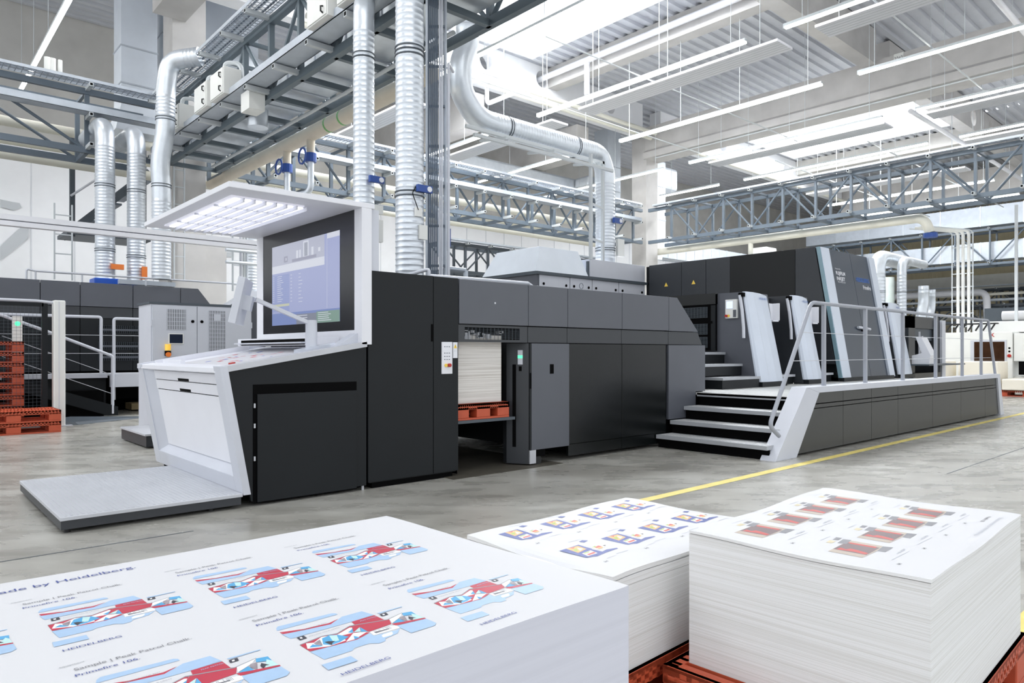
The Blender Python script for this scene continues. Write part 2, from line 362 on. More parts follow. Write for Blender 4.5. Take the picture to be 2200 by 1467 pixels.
part('top_fascia', MB().hexa(*frontq(i0+.062, i1-.132, 1.052, 1.1, .056, .02)), WHT, cs)
gp = MB()
for z in (.86, .956, 1.046): gp.hexa(*frontq(i0+.062, i1-.132, z, z+.007, .066, .01))
part('shadow_gap', gp, BLK, cs)
def tz(x): return 1.105+(x-1.955)*.165              # sloped desk top
def slab(x0, x1, y0, y1, lo, hi): return MB().hexa([(x0, y0, tz(x0)+lo), (x1, y0, tz(x1)+lo), (x1, y1, tz(x1)+lo), (x0, y1, tz(x0)+lo)], [(x0, y0, tz(x0)+hi), (x1, y0, tz(x1)+hi), (x1, y1, tz(x1)+hi), (x0, y1, tz(x0)+hi)])
part('side_rail', slab(1.965, 3.225, FY-.02, FY+.1, -.045, .004), ALU, cs, bevel=.003)
part('side_rail', slab(1.945, 3.225, BYY-.1, BYY+.02, -.045, .004), SILV, cs, bevel=.003)
part('desk_top', slab(1.99, 3.2, FY+.1, BYY-.1, -.06, -.03), WHT, cs)
part('desk_edge', slab(1.95, 2.06, FY+.1, BYY-.1, -.045, -.005), WHT, cs, bevel=.003)
part('paper_stop', slab(2.06, 3.0, BYY-.2, BYY-.17, -.03, .02), WHT, cs)
part('paper_stop', slab(2.1, 2.14, 7.0, 7.55, -.03, .015), WHT, cs)
part('sheet_gauge', slab(2.62, 3.0, FY+.14, FY+.155, -.03, .03), mat('clear_acrylic', (225, 230, 240), .1, var=0, alpha=.5), cs)
part('red_clamp', slab(2.16, 2.2, 5.9, 5.95, -.03, -.005), ESTOP, cs)
# scanner shelf at the foot of the screen
part('scanner_box', B(2.86, 3.12, 5.85, 7.6, 1.285, 1.36), WHT, cs, bevel=.004)
sl = MB(); sl.box(2.856, 2.86, 6.0, 7.5, 1.318, 1.345); sl.box(2.856, 2.86, 6.0, 7.5, 1.292, 1.3)
part('scanner_slot', sl, BLK, cs)
part('scanner_rail', B(2.80, 2.86, 5.95, 7.55, 1.304, 1.316), SILV, cs)
part('cable_cover', MB().prism([(2.95, 1.27), (3.2, 1.30), (3.2, 1.39), (3.16, 1.39)], 'y', 5.6, 5.72), SILV, cs)
# screen wall and canopy
wf = MB(); wf.box(3.17, 3.27, 5.53, 5.665, 1.29, 2.50); wf.box(3.17, 3.27, 7.69, 7.86, 1.29, 2.50); wf.box(3.17, 3.27, 5.665, 7.69, 1.29, 1.42)
part('screen_frame', wf, WHT, cs, bevel=.003)
part('rear_cover', B(3.27, 3.36, 5.56, 7.84, 1.29, 2.50), SILV, cs)
part('screen_bezel', B(3.175, 3.25, 5.665, 7.69, 1.42, 2.50), mat('screen_bezel_black', (30, 31, 35), .22, var=.05), cs)
SCR = [mat('scr_%d' % i, c, .3, var=0, emit=.66) for i, c in enumerate([(172, 180, 220), (192, 196, 214), (156, 168, 214), (128, 146, 200), (226, 230, 242), (136, 142, 158), (206, 210, 186), (132, 162, 150), (164, 166, 186)])]
for m_ in SCR: m_.node_tree.nodes['Principled BSDF'].inputs['Base Color'].default_value = (.01, .01, .013, 1)
sm_ = MB()
def sq(y0, y1, z0, z1, m, dx=0): sm_.add([(3.172-dx, y0, z0), (3.172-dx, y1, z0), (3.172-dx, y1, z1), (3.172-dx, y0, z1)], [(0, 3, 2, 1)], m)
sy = lambda u: 7.445-(u/1000)*1.51
sz = lambda v: 2.352-(v/1000)*.845
def sr(u0, u1, v0, v1, m, k=1): sq(sy(u1), sy(u0), sz(v1), sz(v0), m, k*.0006)
sr(0, 1000, 0, 1000, 0, 0); sr(0, 800, 0, 250, 1); sr(0, 800, 250, 345, 4, 1); sr(0, 285, 370, 830, 2); sr(0, 1000, 850, 1000, 3); sr(290, 830, 350, 850, 0)
sr(395, 690, 880, 1000, 5, 2); sr(690, 1000, 870, 1000, 7, 2); sr(0, 285, 735, 765, 6, 2); sr(835, 1000, 0, 60, 4, 2); sr(835, 838, 0, 840, 4, 2)
for k in range(13): sr(90, 90+random.randint(60, 110), 385+k*26, 391+k*26, 4, 3); sr(12, 40, 385+k*26, 391+k*26, 4, 3); sr(0, 285, 400+k*26, 402+k*26, 0, 2)
for k in range(9): sr(305, 330, 390+k*40, 396+k*40, 4, 3); sr(430, 430+random.randint(30, 90), 392+k*42, 398+k*42, 4, 3)
for k in range(5): sr(710, 850+random.randint(0, 40), 882+k*22, 889+k*22, 4, 3)
for k in range(2): sr(410, 560, 895+k*30, 903+k*30, 4, 3)
for (a, b, c, d_, m) in ((330, 690, 205, 240, 8), (395, 425, 110, 205, 4), (440, 465, 110, 205, 4), (500, 580, 20, 205, 4), (515, 565, 40, 200, 5), (620, 650, 110, 205, 4), (715, 745, 135, 180, 4), (200, 260, 150, 225, 8), (225, 245, 170, 205, 4)): sr(a, b, c, d_, m, 3)
part('display', sm_, SCR, cs, label='bluish display showing a press diagram and job lists')
part('canopy', B(2.01, 3.30, 5.53, 7.87, 2.50, 2.545), WHT, cs, bevel=.004)
part('canopy_hump', MB().prism([(2.15, 2.545), (3.2, 2.545), (2.75, 2.60), (2.4, 2.60)], 'y', 5.9, 7.5), SILV, cs)
lg = MB(); lg.box(2.13, 2.76, 5.80, 7.62, 2.488, 2.5)
part('lamp_tray', lg, mat('lamp_tray_glow', (236, 236, 248), .5, var=0, emit=.25), cs)  # tray is no lamp, its faint glow stands for the tubes' light
for k in range(7):
    x = 2.17+k*.092; part('lamp_tube', B(x, x+.045, 5.84, 7.58, 2.478, 2.488), TUBEL, cs)
    part('louvre', B(x+.062, x+.068, 5.8, 7.62, 2.455, 2.488), SILV, cs)
for k in range(3): part('louvre', B(2.13, 2.76, 6.2+k*.5, 6.206+k*.5, 2.47, 2.488), SILV, cs)
# pivoting operator monitor
am = part('monitor_post', MB().tube([(2.80, 5.75, 1.245), (2.80, 5.75, 1.5)], .05, 24), SILV, cs, smooth=True)
part('swing_arm', MB().bar((2.78, 5.75, 1.475), (2.33, 5.80, 1.66), .05, .03), SILV, am)
mn = MB(); c0 = Vector((2.235, 5.87, 1.64)); up = Vector((.07, -.035, .36)).normalized(); sd = Vector((.5, .86, -.01)).normalized(); nr = sd.cross(up)
def q8(w_, h_, t0, t1, cc=c0): return [cc+sd*a*w_/2+up*b*h_/2+nr*t0 for a, b in ((-1, -1), (1, -1), (1, 1), (-1, 1))], [cc+sd*a*w_/2+up*b*h_/2+nr*t1 for a, b in ((-1, -1), (1, -1), (1, 1), (-1, 1))]
part('touch_monitor', MB().hexa(*q8(.40, .38, -.028, .028)), SILV, am, bevel=.004)
part('monitor_bracket', MB().hexa(*q8(.12, .12, .028, .09)), SILV, am)
sh = thing('test_sheet', 'printed test sheet with red and blue motifs lying on the console desk', 'paper', (2.55, 6.6, tz(2.55)-.03))
part('paper', slab(2.2, 2.95, 6.0, 7.3, -.0295, -.028), PAPER, sh)
pm = MB()
for k in range(26):
    x = random.uniform(2.25, 2.88); y = random.uniform(6.05, 7.2); a = random.uniform(.02, .06); b = random.uniform(.02, .08)
    pm.add([(x, y, tz(x)-.0272), (x+a, y, tz(x+a)-.0272), (x+a, y+b, tz(x+a)-.0272), (x, y+b, tz(x)-.0272)], [(0, 1, 2, 3)], k % 3)
part('print', pm, [mat('print_red', (200, 70, 80), .6), mat('print_blue', (90, 110, 190), .6), mat('print_pink', (224, 150, 160), .6)], sh)
# ---- standing platform before the console
def tread(mb, x0, x1, y0, y1, z, px=.055, py=.03):
    nx = int((x1-x0)/px); ny = int((y1-y0)/py)
    for i in range(nx):
        for j in range(ny):
            x = x0+(i+.5)*px; y = y0+(j+.5)*py
            mb.add([(x-px*.3, y-py*.22, z), (x+px*.3, y-py*.22, z), (x+px*.3, y+py*.22, z), (x-px*.3, y+py*.22, z), (x-px*.18, y, z+.0035), (x+px*.18, y, z+.0035)], [(0, 1, 5, 4), (1, 2, 5), (2, 3, 4, 5), (3, 0, 4)])
    return mb
sp = thing('operator_platform', 'low ribbed aluminium platform in front of the console', 'platform', (1.5, 6.4, 0))
tm = B(.9, 2.12, 5.53, 7.38, .09, .115); part('tread_plate', tm, ALU, sp, bevel=.003)
st = MB()
for i in range(34): st.box(.93+i*.0345, .93+i*.0345+.014, 5.56, 7.35, .115, .1178)
part('tread_ribs', st, ALU, sp)
part('skirt', B(.905, 2.11, 5.54, 7.37, .03, .09), MID, sp)
for (x, y) in ((.95, 5.6), (.95, 7.3), (1.9, 5.6), (1.9, 7.3)): part('foot', MB().tube([(x, y, 0), (x, y, .035)], .02), RUBB, sp)
# ---- tall delivery cabinet
dc = thing('delivery_cabinet', 'tall charcoal cabinet right beside the control console', 'cabinet', (3.75, 6.6, 0))
part('body', B(3.265, 4.235, Y0+.02, 7.7, .05, 1.945), DARK, dc)
part('front_panel', B(3.245, 3.95, Y0, Y0+.02, .06, 1.952), DARK, dc, bevel=.002)
part('front_panel', B(3.956, 4.252, Y0, Y0+.02, .06, 1.95), DARK, dc, bevel=.002)
part('plinth', B(3.3, 4.2, Y0+.03, 7.6, 0, .06), BLK, dc)
part('leveling_foot', MB().tube([(3.2, 5.57, 0), (3.2, 5.57, .07)], .012), ALU, dc)
part('recessed_grip', B(3.925, 3.949, Y0-.003, Y0+.003, 1.325, 1.49), BLK, dc)
cp = part('control_panel', B(4.045, 4.172, Y0-.012, Y0, 1.012, 1.322), WHT, dc, bevel=.003)
bt = MB()
for r_, n_ in ((1.272, 3), (1.21, 3), (1.178, 3), (1.148, 3)):
    for k in range(n_): bt.box(4.072+k*.027, 4.086+k*.027, Y0-.0135, Y0-.012, r_, r_+.007)
part('push_buttons', bt, STEELD, cp)
part('stop_collar', MB().disc((4.09, Y0-.012, 1.095), (0, -1, 0), .016, t=.012), SIGNY, cp); part('emergency_stop', MB().disc((4.125, Y0-.012, 1.096), (0, -1, 0), .018, t=.03), ESTOP, cp, bevel=.004)
ws = part('warning_label', B(4.185, 4.24, Y0-.004, Y0, 1.165, 1.32), WHT, dc)
part('warning_triangle', MB().prism([(4.192, 1.262), (4.233, 1.262), (4.2125, 1.3)], 'y', Y0-.006, Y0-.004), SIGNY, ws)
part('label_text', MB().text('!', (4.2095, Y0-.0062, 1.266), (1, 0, 0), (0, 0, 1), .03).text('- - -', (4.195, Y0-.0045, 1.23), (1, 0, 0), (0, 0, 1), .02), BLK, ws)
# ---- long press body
pb = thing('printing_press', 'long charcoal and slate grey press body with an open pile bay', 'machine', (6.3, 6.6, 0))
xs = [4.262, 5.2, 5.81, 6.77, 7.725]
for a, b in zip(xs, xs[1:]): part('upper_panel', B(a+.003, b-.003, Y0, Y0+.04, 1.505, 1.947), GREY, pb, bevel=.003)
part('upper_panel', MB().prism([(7.728, 1.502), (8.395, 1.502), (7.91, 1.947), (7.728, 1.947)], 'y', Y0, Y0+.04), GREY, pb, bevel=.003)
part('top_cover', B(4.26, 7.9, Y0+.04, 8.3, 1.86, 1.945), MID, pb)
part('back_core', B(6.0, 7.7, Y0+.06, 8.3, .05, 1.86), DARK, pb)
xb = [5.2, 5.81, 6.77, 7.725]
for a, b in zip(xb, xb[1:]): part('band_panel', B(a+.003, b-.003, Y0+.012, Y0+.05, 1.325, 1.496), MID, pb, bevel=.002)
part('band_panel', MB().prism([(7.728, 1.325), (8.51, 1.325), (8.40, 1.496), (7.728, 1.496)], 'y', Y0+.012, Y0+.05), MID, pb, bevel=.002)
bf = MB(); bf.box(4.262, 5.195, Y0+.012, Y0+.05, 1.472, 1.496); bf.box(4.262, 5.195, Y0+.012, Y0+.05, 1.325, 1.352); bf.box(4.262, 4.342, Y0+.012, Y0+.05, 1.352, 1.472); bf.box(5.082, 5.195, Y0+.012, Y0+.05, 1.352, 1.472)
part('vent_frame', bf, MID, pb)
vg = MB()
for k in range(1, 15): vg.box(4.342+k*.0493-.0015, 4.342+k*.0493+.0015, Y0+.016, Y0+.02, 1.352, 1.472)
for k in range(1, 9): vg.box(4.342, 5.082, Y0+.016, Y0+.02, 1.352+k*.0133-.001, 1.352+k*.0133+.001)
part('vent_grille', vg, STEELD, pb)
mc = MB()
for k in range(16):
    x = random.uniform(4.4, 4.95); z = random.uniform(1.36, 1.44); mc.box(x, x+random.uniform(.02, .07), Y0+.1, Y0+.16, z, z+random.uniform(.01, .05))
mc.box(4.35, 4.47, Y0+.08, Y0+.1, 1.355, 1.385)
part('bay_mechanism', mc, ALU, pb)
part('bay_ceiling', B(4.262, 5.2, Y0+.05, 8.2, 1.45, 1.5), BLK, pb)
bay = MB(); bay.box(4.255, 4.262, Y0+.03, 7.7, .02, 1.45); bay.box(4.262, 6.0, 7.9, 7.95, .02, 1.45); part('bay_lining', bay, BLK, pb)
part('bay_floor_plate', B(4.1, 5.6, 5.42, 7.8, .001, .006), mat('dark_checker_plate', (72, 68, 60), .6, var=.25, scale=(9, 9, 9)), pb)
part('lift_platform', B(4.262, 5.06, Y0+.06, 7.2, .505, .535), STEELD, pb)
for a, b in ((5.826, 6.762), (6.768, 7.66)): part('lower_panel', B(a, b, Y0, Y0+.04, .18, 1.318), DARK2, pb, bevel=.003); part('kick_panel', B(a, b, Y0+.008, Y0+.04, .045, .174), DARK2, pb)
part('corner_panel', MB().prism([(7.72, .34), (8.12, .34), (8.12, .5), (8.34, .5), (8.34, .685), (8.57, .685), (8.57, 1.318), (7.72, 1.318)], 'y', Y0, Y0+.04), GREY, pb, bevel=.003)
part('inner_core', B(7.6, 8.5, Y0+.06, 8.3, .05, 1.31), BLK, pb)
part('corner_return', B(8.53, 8.57, Y0+.04, 7.0, .67, 1.318), MID, pb)
part('side_wall', MB().prism([(8.40, 1.325), (8.51, 1.325), (7.92, 1.947), (7.8, 1.947)], 'y', Y0+.05, 8.2), BLK, pb)
gt = part('bay_gate', B(5.235, 5.822, Y0-.012, Y0+.045, .165, 1.318), GREY, pb, bevel=.003)
part('recessed_grip', B(5.512, 5.572, Y0-.0135, Y0-.011, .985, 1.09), BLK, gt)
part('edge_profile', B(5.205, 5.232, Y0-.012, Y0+.045, .17, 1.318), DARK, gt)
part('edge_grip', B(5.21, 5.228, Y0-.016, Y0-.012, .83, 1.0), BLK, gt)
part('caster_bracket', B(5.21, 5.3, Y0-.012, Y0+.03, .02, .165), ALU, gt); part('caster_bracket', B(5.3, 5.45, Y0, Y0+.03, .09, .165), BLK, gt)
part('caster_wheel', MB().tube([(5.35, Y0+.005, .05), (5.35, Y0+.035, .05)], .05, 20), RUBB, gt)
bp_ = part('bay_post', MB().add([(5.07, 5.76, .02), (5.2, Y0-.005, .02), (5.22, Y0+.1, .02), (5.11, 5.86, .02), (5.07, 5.76, 1.318), (5.2, Y0-.005, 1.318), (5.22, Y0+.1, 1.318), (5.11, 5.86, 1.318)], [(3, 2, 1, 0), (4, 5, 6, 7), (0, 1, 5, 4), (1, 2, 6, 5), (2, 3, 7, 6), (3, 0, 4, 7)]), MID, pb)
def onpost(t, z, w_, h_, out=.004):
    a = Vector((5.07, 5.76, 0)); b = Vector((5.2, Y0-.005, 0)); d = (b-a).normalized(); nn = Vector((-d.y, d.x, 0)); nn = nn if nn.x < 0 else -nn; p = a+(b-a)*t
    return MB().hexa([p-d*w_/2+Vector((0, 0, z)), p+d*w_/2+Vector((0, 0, z)), p+d*w_/2+Vector((0, 0, z+h_)), p-d*w_/2+Vector((0, 0, z+h_))], [p-d*w_/2+nn*out+Vector((0, 0, z)), p+d*w_/2+nn*out+Vector((0, 0, z)), p+d*w_/2+nn*out+Vector((0, 0, z+h_)), p-d*w_/2+nn*out+Vector((0, 0, z+h_))])
sgp = part('signal_strip', onpost(.62, 1.09, .055, .155), SILV, bp_)
part('green_lamp', onpost(.62, 1.158, .053, .03, .008), GREENL, sgp)
part('light_curtain', onpost(.35, .2, .04, .89, .003), BLK, bp_)
part('key_switch', onpost(.62, 1.02, .03, .05, .006), BLK, bp_)
part('panel_mark', B(4.72, 4.738, Y0-.002, Y0, 1.72, 1.737), WHT, pb)
part('top_rail', MB().tube([(3.75, 6.0, 1.93), (4.0, 5.75, 2.03), (4.02, 5.72, 2.03), (4.02, 5.72, 1.96)], .018, 10, rb=.03), SILV, dc, smooth=True)
part('top_rail', MB().tube([(4.02, 5.72, 1.97), (5.35, 5.72, 1.985), (5.42, 5.72, 1.95)], .02, 10), SILV, pb, smooth=True)
# ---- access platform with stairs and railing
ap = thing('access_platform', 'raised charcoal platform with perforated steps and grey handrail', 'platform', (12, 4.8, 0))
PF, PE = 3.95, 16.35                               # front plane, far end
part('deck', B(8.36, PE, 4.05, Y0+.4, .64, .672), TREAD, ap)
part('under_deck_blocker', B(8.46, 16.0, 4.12, 5.9, .1, .635), BLK, ap)  # solid black block added under the deck to stop light leaking through
tp = MB()
for i in range(44): 
    x = 8.42+i*.18; tp.box(x, x+.035, 4.1, 5.6, .672, .6745)
part('deck_grip', tp, BRKT, ap)
for i, (x, z) in enumerate(((7.44, .165), (7.74, .33), (8.05, .5), (8.36, .67))):
    t = part('stair_tread', B(x, x+.34, 4.02, Y0-.005, z-.05, z), STAIRM, ap, bevel=.003)
    if i < 3: part('tread_studs', tread(MB(), x+.03, x+.3, 4.06, Y0-.03, z, .05, .05), TREAD, t, stuff=True)
    part('riser', B(x+.05, x+.07, 4.02, Y0-.005, z-.165, z-.05), BLK, ap)
part('toe_plinth', B(7.6, PE, 4.05, 5.9, .03, .1), BLK, ap)
# fascia: silver surround of slanted ends and top bar, charcoal infill
def fz(x, left): return x
fs = MB(); y0_, y1_ = PF-.03, PF+.16
fs.prism([(7.44, .0), (7.94, .0), (8.52, .73), (8.19, .805)], 'y', y0_, y1_)
fs.prism([(8.19, .805), (8.52, .73), (16.05, .73), (16.2, .805)], 'y', y0_, y1_)
fs.prism([(16.2, .805), (16.05, .73), (16.25, .0), (16.48, .0)], 'y', y0_, y1_)
part('fascia_surround', fs, SILV, ap, bevel=.003)
FX = [8.02, 9.25, 10.15, 11.1, 12.55, 13.95, 15.35, 16.1]
def lx(z): return 7.95+z*.795
for i, (a, b) in enumerate(zip(FX, FX[1:])):
    for (z0, z1) in ((.03, .535), (.545, .588), (.60, .727)):
        A0, A1 = (lx(z0), lx(z1)) if i == 0 else (a+.004, a+.004); e0, e1 = (16.24-z0*.27, 16.24-z1*.27) if i == 6 else (b-.004, b-.004)
        part('fascia_panel', MB().prism([(A0, z0), (e0, z0), (e1, z1), (A1, z1)], 'y', PF, PF+.03), mat('olive_charcoal_lacquer', (44, 45, 43), .42, var=.05), ap)
part('fascia_backing', MB().prism([(8.0, .05), (16.2, .05), (16.0, .725), (8.5, .725)], 'y', PF+.04, PF+.06), BLK, ap)
RLT = 1.83; RY = 4.0
hr = part('handrail', MB().tube([(7.62, RY-.03, .27), (7.40, RY-.03, .40), (8.47, RY, RLT), (15.75, RY, RLT), (16.2, RY, .80)], .024, 12, rb=.09), RAILM, ap, smooth=True)
for x in (8.81, 10.07, 11.43, 12.85, 14.2, 15.3): part('railing_post', B(x-.025, x+.025, RY-.02, RY+.02, .805, RLT-.01), RAILM, ap)
for k, z in ((0, 1.12), (1, 1.46)): part('railing_wire', MB().tube([(8.47-(RLT-z)*.74, RY, z), (15.9-.1*k, RY, z)], .004, 6), ALU, ap)
# ---- corner steps beside the first printing unit
co = thing('corner_steps', 'small flight of three dark steps between press body and first unit', 'steps', (9.9, 6.2, .67))
for i, (y, z) in enumerate(((5.72, .845), (6.03, 1.04), (6.34, 1.225))):
    part('step_block', B(9.28 if i == 0 else 8.62, 10.35, y, 7.1, z-.18, z-.03), DARK, co)
    part('step_plate', B(9.27 if i == 0 else 8.62, 10.355, y-.02, 7.1, z-.04, z), STAIRM, co, bevel=.003)
lv = MB(); lv.box(10.3, 10.34, 6.47, 8.1, 1.25, 2.18)
part('louvre_backing', lv, BLK, co)
lg = MB()
for z0 in (1.30, 1.52, 1.80):
    for k in range(9): lg.box(10.285, 10.3, 6.62, 8.0, z0+k*.021, z0+k*.021+.009)
    for k in range(22): lg.box(10.283, 10.286, 6.62+k*.062, 6.625+k*.062, z0, z0+.18)
part('louvre_slats', lg, STEELD, co); part('louvre_frame', B(10.28, 10.3, 6.47, 6.55, 1.25, 2.0), DARK, co); part('latch', B(10.27, 10.285, 6.52, 6.6, 1.7, 1.74), BLK, co)
part('louvre_header', B(10.29, 10.36, 6.47, 8.1, 2.02, 2.2), DARK2, co)
# ---- printing units with silver covers
def unit(x0, x1, label, top=2.2, panel=False, w_=.8):
    t = thing('printing_unit', label, 'machine unit', (x0+.3, 6.2, .67), 'printing units with slanted silver covers')
    yb, yt = 5.75, 6.0
    part('body', MB().prism([(yb+.02, .69), (8.2, .69), (8.2, top-.005), (yt+.02, top-.005)], 'x', x0, x0+w_), GREY if panel else MID, t)
    if x1 > x0+w_+.05: part('recess_panel', MB().prism([(6.30, .69), (8.2, .69), (8.2, top-.005), (6.38, top-.005)], 'x', x0+w_, x1), MID, t)
    part('plinth', B(x0+.02, x0+w_+.02, 5.68, 5.95, .672, .745), DARK, t)
    if x1-x0 > .6: part('foot_step', B(x0+w_+.0, x1, 5.9, 6.3, .80, .84), ALU, t); part('foot_step_base', B(x0+w_+.0, x1, 5.94, 6.3, .672, .80), DARK, t)
    cv = MB(); prof = [(0, 0), (.03, -.05), (w_*.3, -.075), (w_*.33, -.068), (w_*.62, -.07), (w_*.64, -.064), (w_*.92, -.04), (w_, -.015), (w_, .04), (0, .04)]
    lo = [(x0+a, yb+.0+b, .75) for a, b in prof]; hi = [(x0+a*.9, yt+b*.6-.0, top-.045*(a/w_)**3) for a, b in prof]; n = len(prof)
    cv.add(lo+hi, [tuple(range(n-1, -1, -1)), tuple(range(n, 2*n))]+[(i, (i+1) % n, n+(i+1) % n, n+i) for i in range(n)])
    part('front_cover', cv, LBLUE, t, bevel=.004)
    hp = [(x0-.06, yt+.03-(top-.06-z)*.165-c, z) for z, c in ((top-.06, 0), (1.9, .0), (1.62, -.02), (1.45, -.045))]
    part('grab_handle', MB().tube(hp, .026, 10), SILV, t, smooth=True)
    part('handle_mount', B(x0-.07, x0, yt-.03, yt+.05, top-.085, top-.02), BLK, t)
    lb = MB(); zt = top-.115; yq = yt-.036-(top-zt)*.155
    lb.text('HEIDELBERG', (x0+w_*.44, yq-.024, zt), (1, .05, 0), (0, .15, 1), .05, width=w_*.36, lift=.002); part('lettering', lb, LOGO, t)
    if panel:
        cpn = part('operating_panel', B(x0-.05, x0, 6.09, 6.30, 1.775, 2.08), PBOX, t, bevel=.006)
        part('panel_screen', B(x0-.0535, x0-.05, 6.165, 6.275, 1.935, 2.05), mat('small_screen', (200, 210, 245), .3, var=0, emit=.7), cpn)
        part('emergency_stop', MB().disc((x0-.05, 6.27, 1.815), (-1, 0, 0), .022, t=.03), ESTOP, cpn); part('stop_collar', MB().disc((x0-.05, 6.235, 1.815), (-1, 0, 0), .022, t=.008), SIGNY, cpn)
        part('key_slot', B(x0-.053, x0-.05, 6.1, 6.155, 1.79, 1.91), GREY, cpn)
    return t
u1 = unit(10.357, 11.9, 'first printing unit from the left, with white operating panel on its side', panel=True)
u2 = unit(11.924, 13.40, 'second printing unit, between the first unit and the dark tower', top=2.225, w_=.66)
u3 = unit(16.22, 16.94, 'printing unit right of the dark tower, behind the handrail', top=2.3, w_=.72)
for x, lb in ((11.15, 'white tray mounted behind the first silver cover'), (12.60, 'white tray mounted behind the second silver cover')):
    tr = thing('wall_tray', lb, 'tray', (x, 6.0, 1.74), 'white trays on the printing units')
    part('tray_back', B(x+.01, x+.2, 6.02, 6.04, 1.76, 2.05), WHT, tr); part('tray_side', B(x+.18, x+.2, 5.9, 6.04, 1.76, 2.05), WHT, tr, bevel=.005); part('tray_floor', B(x+.01, x+.2, 5.92, 6.04, 1.74, 1.76), WHT, tr)
# ---- high tower
BLK2 = mat('black_panel', (13, 15, 16), .3, var=.04, spec=.3)
tw = thing('press_tower', 'tall charcoal press tower with slanted double doors and silver strips', 'machine unit', (15, 8, .67))
TX0, TX1, TB, TT, TZ0, TZ1 = 13.433, 15.98, 5.8, 6.23, .74, 3.25
sl = [TB+.05, TT+.05]
def TY(z, o=0): return TB+(z-TZ0)/(TZ1-TZ0)*(TT-TB)+o
part('core', MB().prism([(TY(TZ0, .03), .69), (10.3, .69), (10.3, TZ1-.02), (TY(TZ1, .03), TZ1-.02)], 'x', TX0+.02, TX1), DARK2, tw)
part('side_panel', MB().prism([(TY(1.0, .04), 1.0), (6.655, 1.0), (6.655, TZ1), (TY(TZ1, .04), TZ1)], 'x', TX0-.01, TX0+.02), MID, tw, bevel=.002)
for (a, b, m) in ((6.662, 8.085, BLK2), (8.09, 8.67, MID), (8.68, 9.30, MID), (9.31, 10.2, MID)): part('side_panel', B(TX0-.01, TX0+.02, a, b, 1.9, TZ1), m, tw, bevel=.003)
for y in (8.99, 9.72): part('warning_triangle', MB().prism([(y-.05, 2.73), (y+.05, 2.73), (y, 2.82)], 'x', TX0-.0125, TX0-.01), SIGNY, tw)
part('plinth', B(TX0+.02, TX1-.1, 5.72, 6.1, .672, .745), DARK, tw)
def fp(x0, x1, o, th, z0=TZ0, z1=TZ1): return MB().hexa([(x0, TY(z0, o), z0), (x1, TY(z0, o), z0), (x1, TY(z0, o+th), z0), (x0, TY(z0, o+th), z0)], [(x0, TY(z1, o), z1), (x1, TY(z1, o), z1), (x1, TY(z1, o+th), z1), (x0, TY(z1, o+th), z1)])
SLATE = mat('blue_slate_door', (50, 60, 74), .36, var=.04)
part('silver_strip', fp(TX0+.02, TX0+.38, -.06, .08, TZ0-.02), LBLUE, tw, bevel=.003)
part('strip_edge', fp(TX0, TX0+.02, -.05, .07), mat('teal_glass_edge', (130, 160, 172), .2, var=.05), tw)
part('silver_strip', fp(15.70, 15.98, -.06, .08, TZ0-.02), LBLUE, tw, bevel=.003)
d1 = part('door', fp(TX0+.385, 14.835, -.02, .04), SLATE, tw, bevel=.002); d2 = part('door', fp(14.845, 15.695, -.02, .04), SLATE, tw, bevel=.002)
part('door_handle', MB().tube([(14.55, TY(1.72, -.05), 1.72), (14.72, TY(1.71, -.085), 1.71), (14.84, TY(1.7, -.09), 1.7)], .028, 12), SILV, d1, smooth=True); part('door_handle', MB().tube([(14.85, TY(1.7, -.09), 1.7), (15.08, TY(1.69, -.06), 1.69)], .03, 12), SILV, d2, smooth=True)
part('handle_recess', MB().disc((14.84, TY(1.69, -.024), 1.66), (0, -1, 0), .1, t=.004), BLK, d1)
sl_ = Vector((0, TT-TB, TZ1-TZ0)).normalized()
def tl(txt, x, z, size, wd, m, b=0): part('lettering', MB().text(txt, (x, TY(z, -.023), z), (1, 0, 0), sl_, size, width=wd, bold=b), m, d1 if x < 14.84 else d2)
tl('Powered by', 14.02, 2.86, .045, .24, WHT); tl('FUJIFILM', 14.02, 2.755, .1, .42, WHT, .003); tl('INKJET', 14.02, 2.645, .1, .38, WHT, .003); tl('TECHNOLOGY', 14.04, 2.595, .045, .36, WHT)
tl('HEIDELBERG', 14.93, 2.68, .12, .66, LOGO, .004); tl('Primefire', 15.22, 2.53, .12, .38, WHT, .002)
# ---- grey cabinets and hood behind the press body
hc = thing('service_cabinets', 'row of grey service cabinets with round knobs behind the press body', 'cabinet', (11.6, 11, 0))
part('body', B(9.9, 13.4, 10.32, 12.0, .02, 2.8), GREY, hc)
xx = [9.95, 10.85, 11.55, 12.45, 13.4]
for i, (a, b) in enumerate(zip(xx, xx[1:])):
    f_ = part('door', B(a+.01, b-.01, 10.3, 10.32, 1.6, 2.8), SILV, hc, bevel=.003)
    for k in (a+.12, b-.12): part('knob', MB().disc((k, 10.3, 2.62), (0, -1, 0), .028, t=.012), BLK, f_)
    if i == 1: part('gauge_ring', MB().tube([(11.2+.06*math.cos(t*.5), 10.297, 2.64+.06*math.sin(t*.5)) for t in range(13)], .005, 6), STEEL, f_)
    if i == 2: part('data_plate', B(11.72, 12.0, 10.296, 10.3, 2.46, 2.53), STEEL, f_)
part('top_plate', B(9.85, 13.42, 10.25, 12.05, 2.8, 2.86), STEELD, hc)
part('upper_cabinet', B(11.5, 13.42, 10.32, 12.0, 2.86, 3.25), SILV, hc, bevel=.004); part('seam', B(11.46, 11.5, 10.35, 10.4, 2.86, 3.2), STEELD, hc)
hd = thing('extraction_hood', 'silver sheet metal extraction hood on top of the grey cabinets', 'hood', (10.6, 11, 2.86))
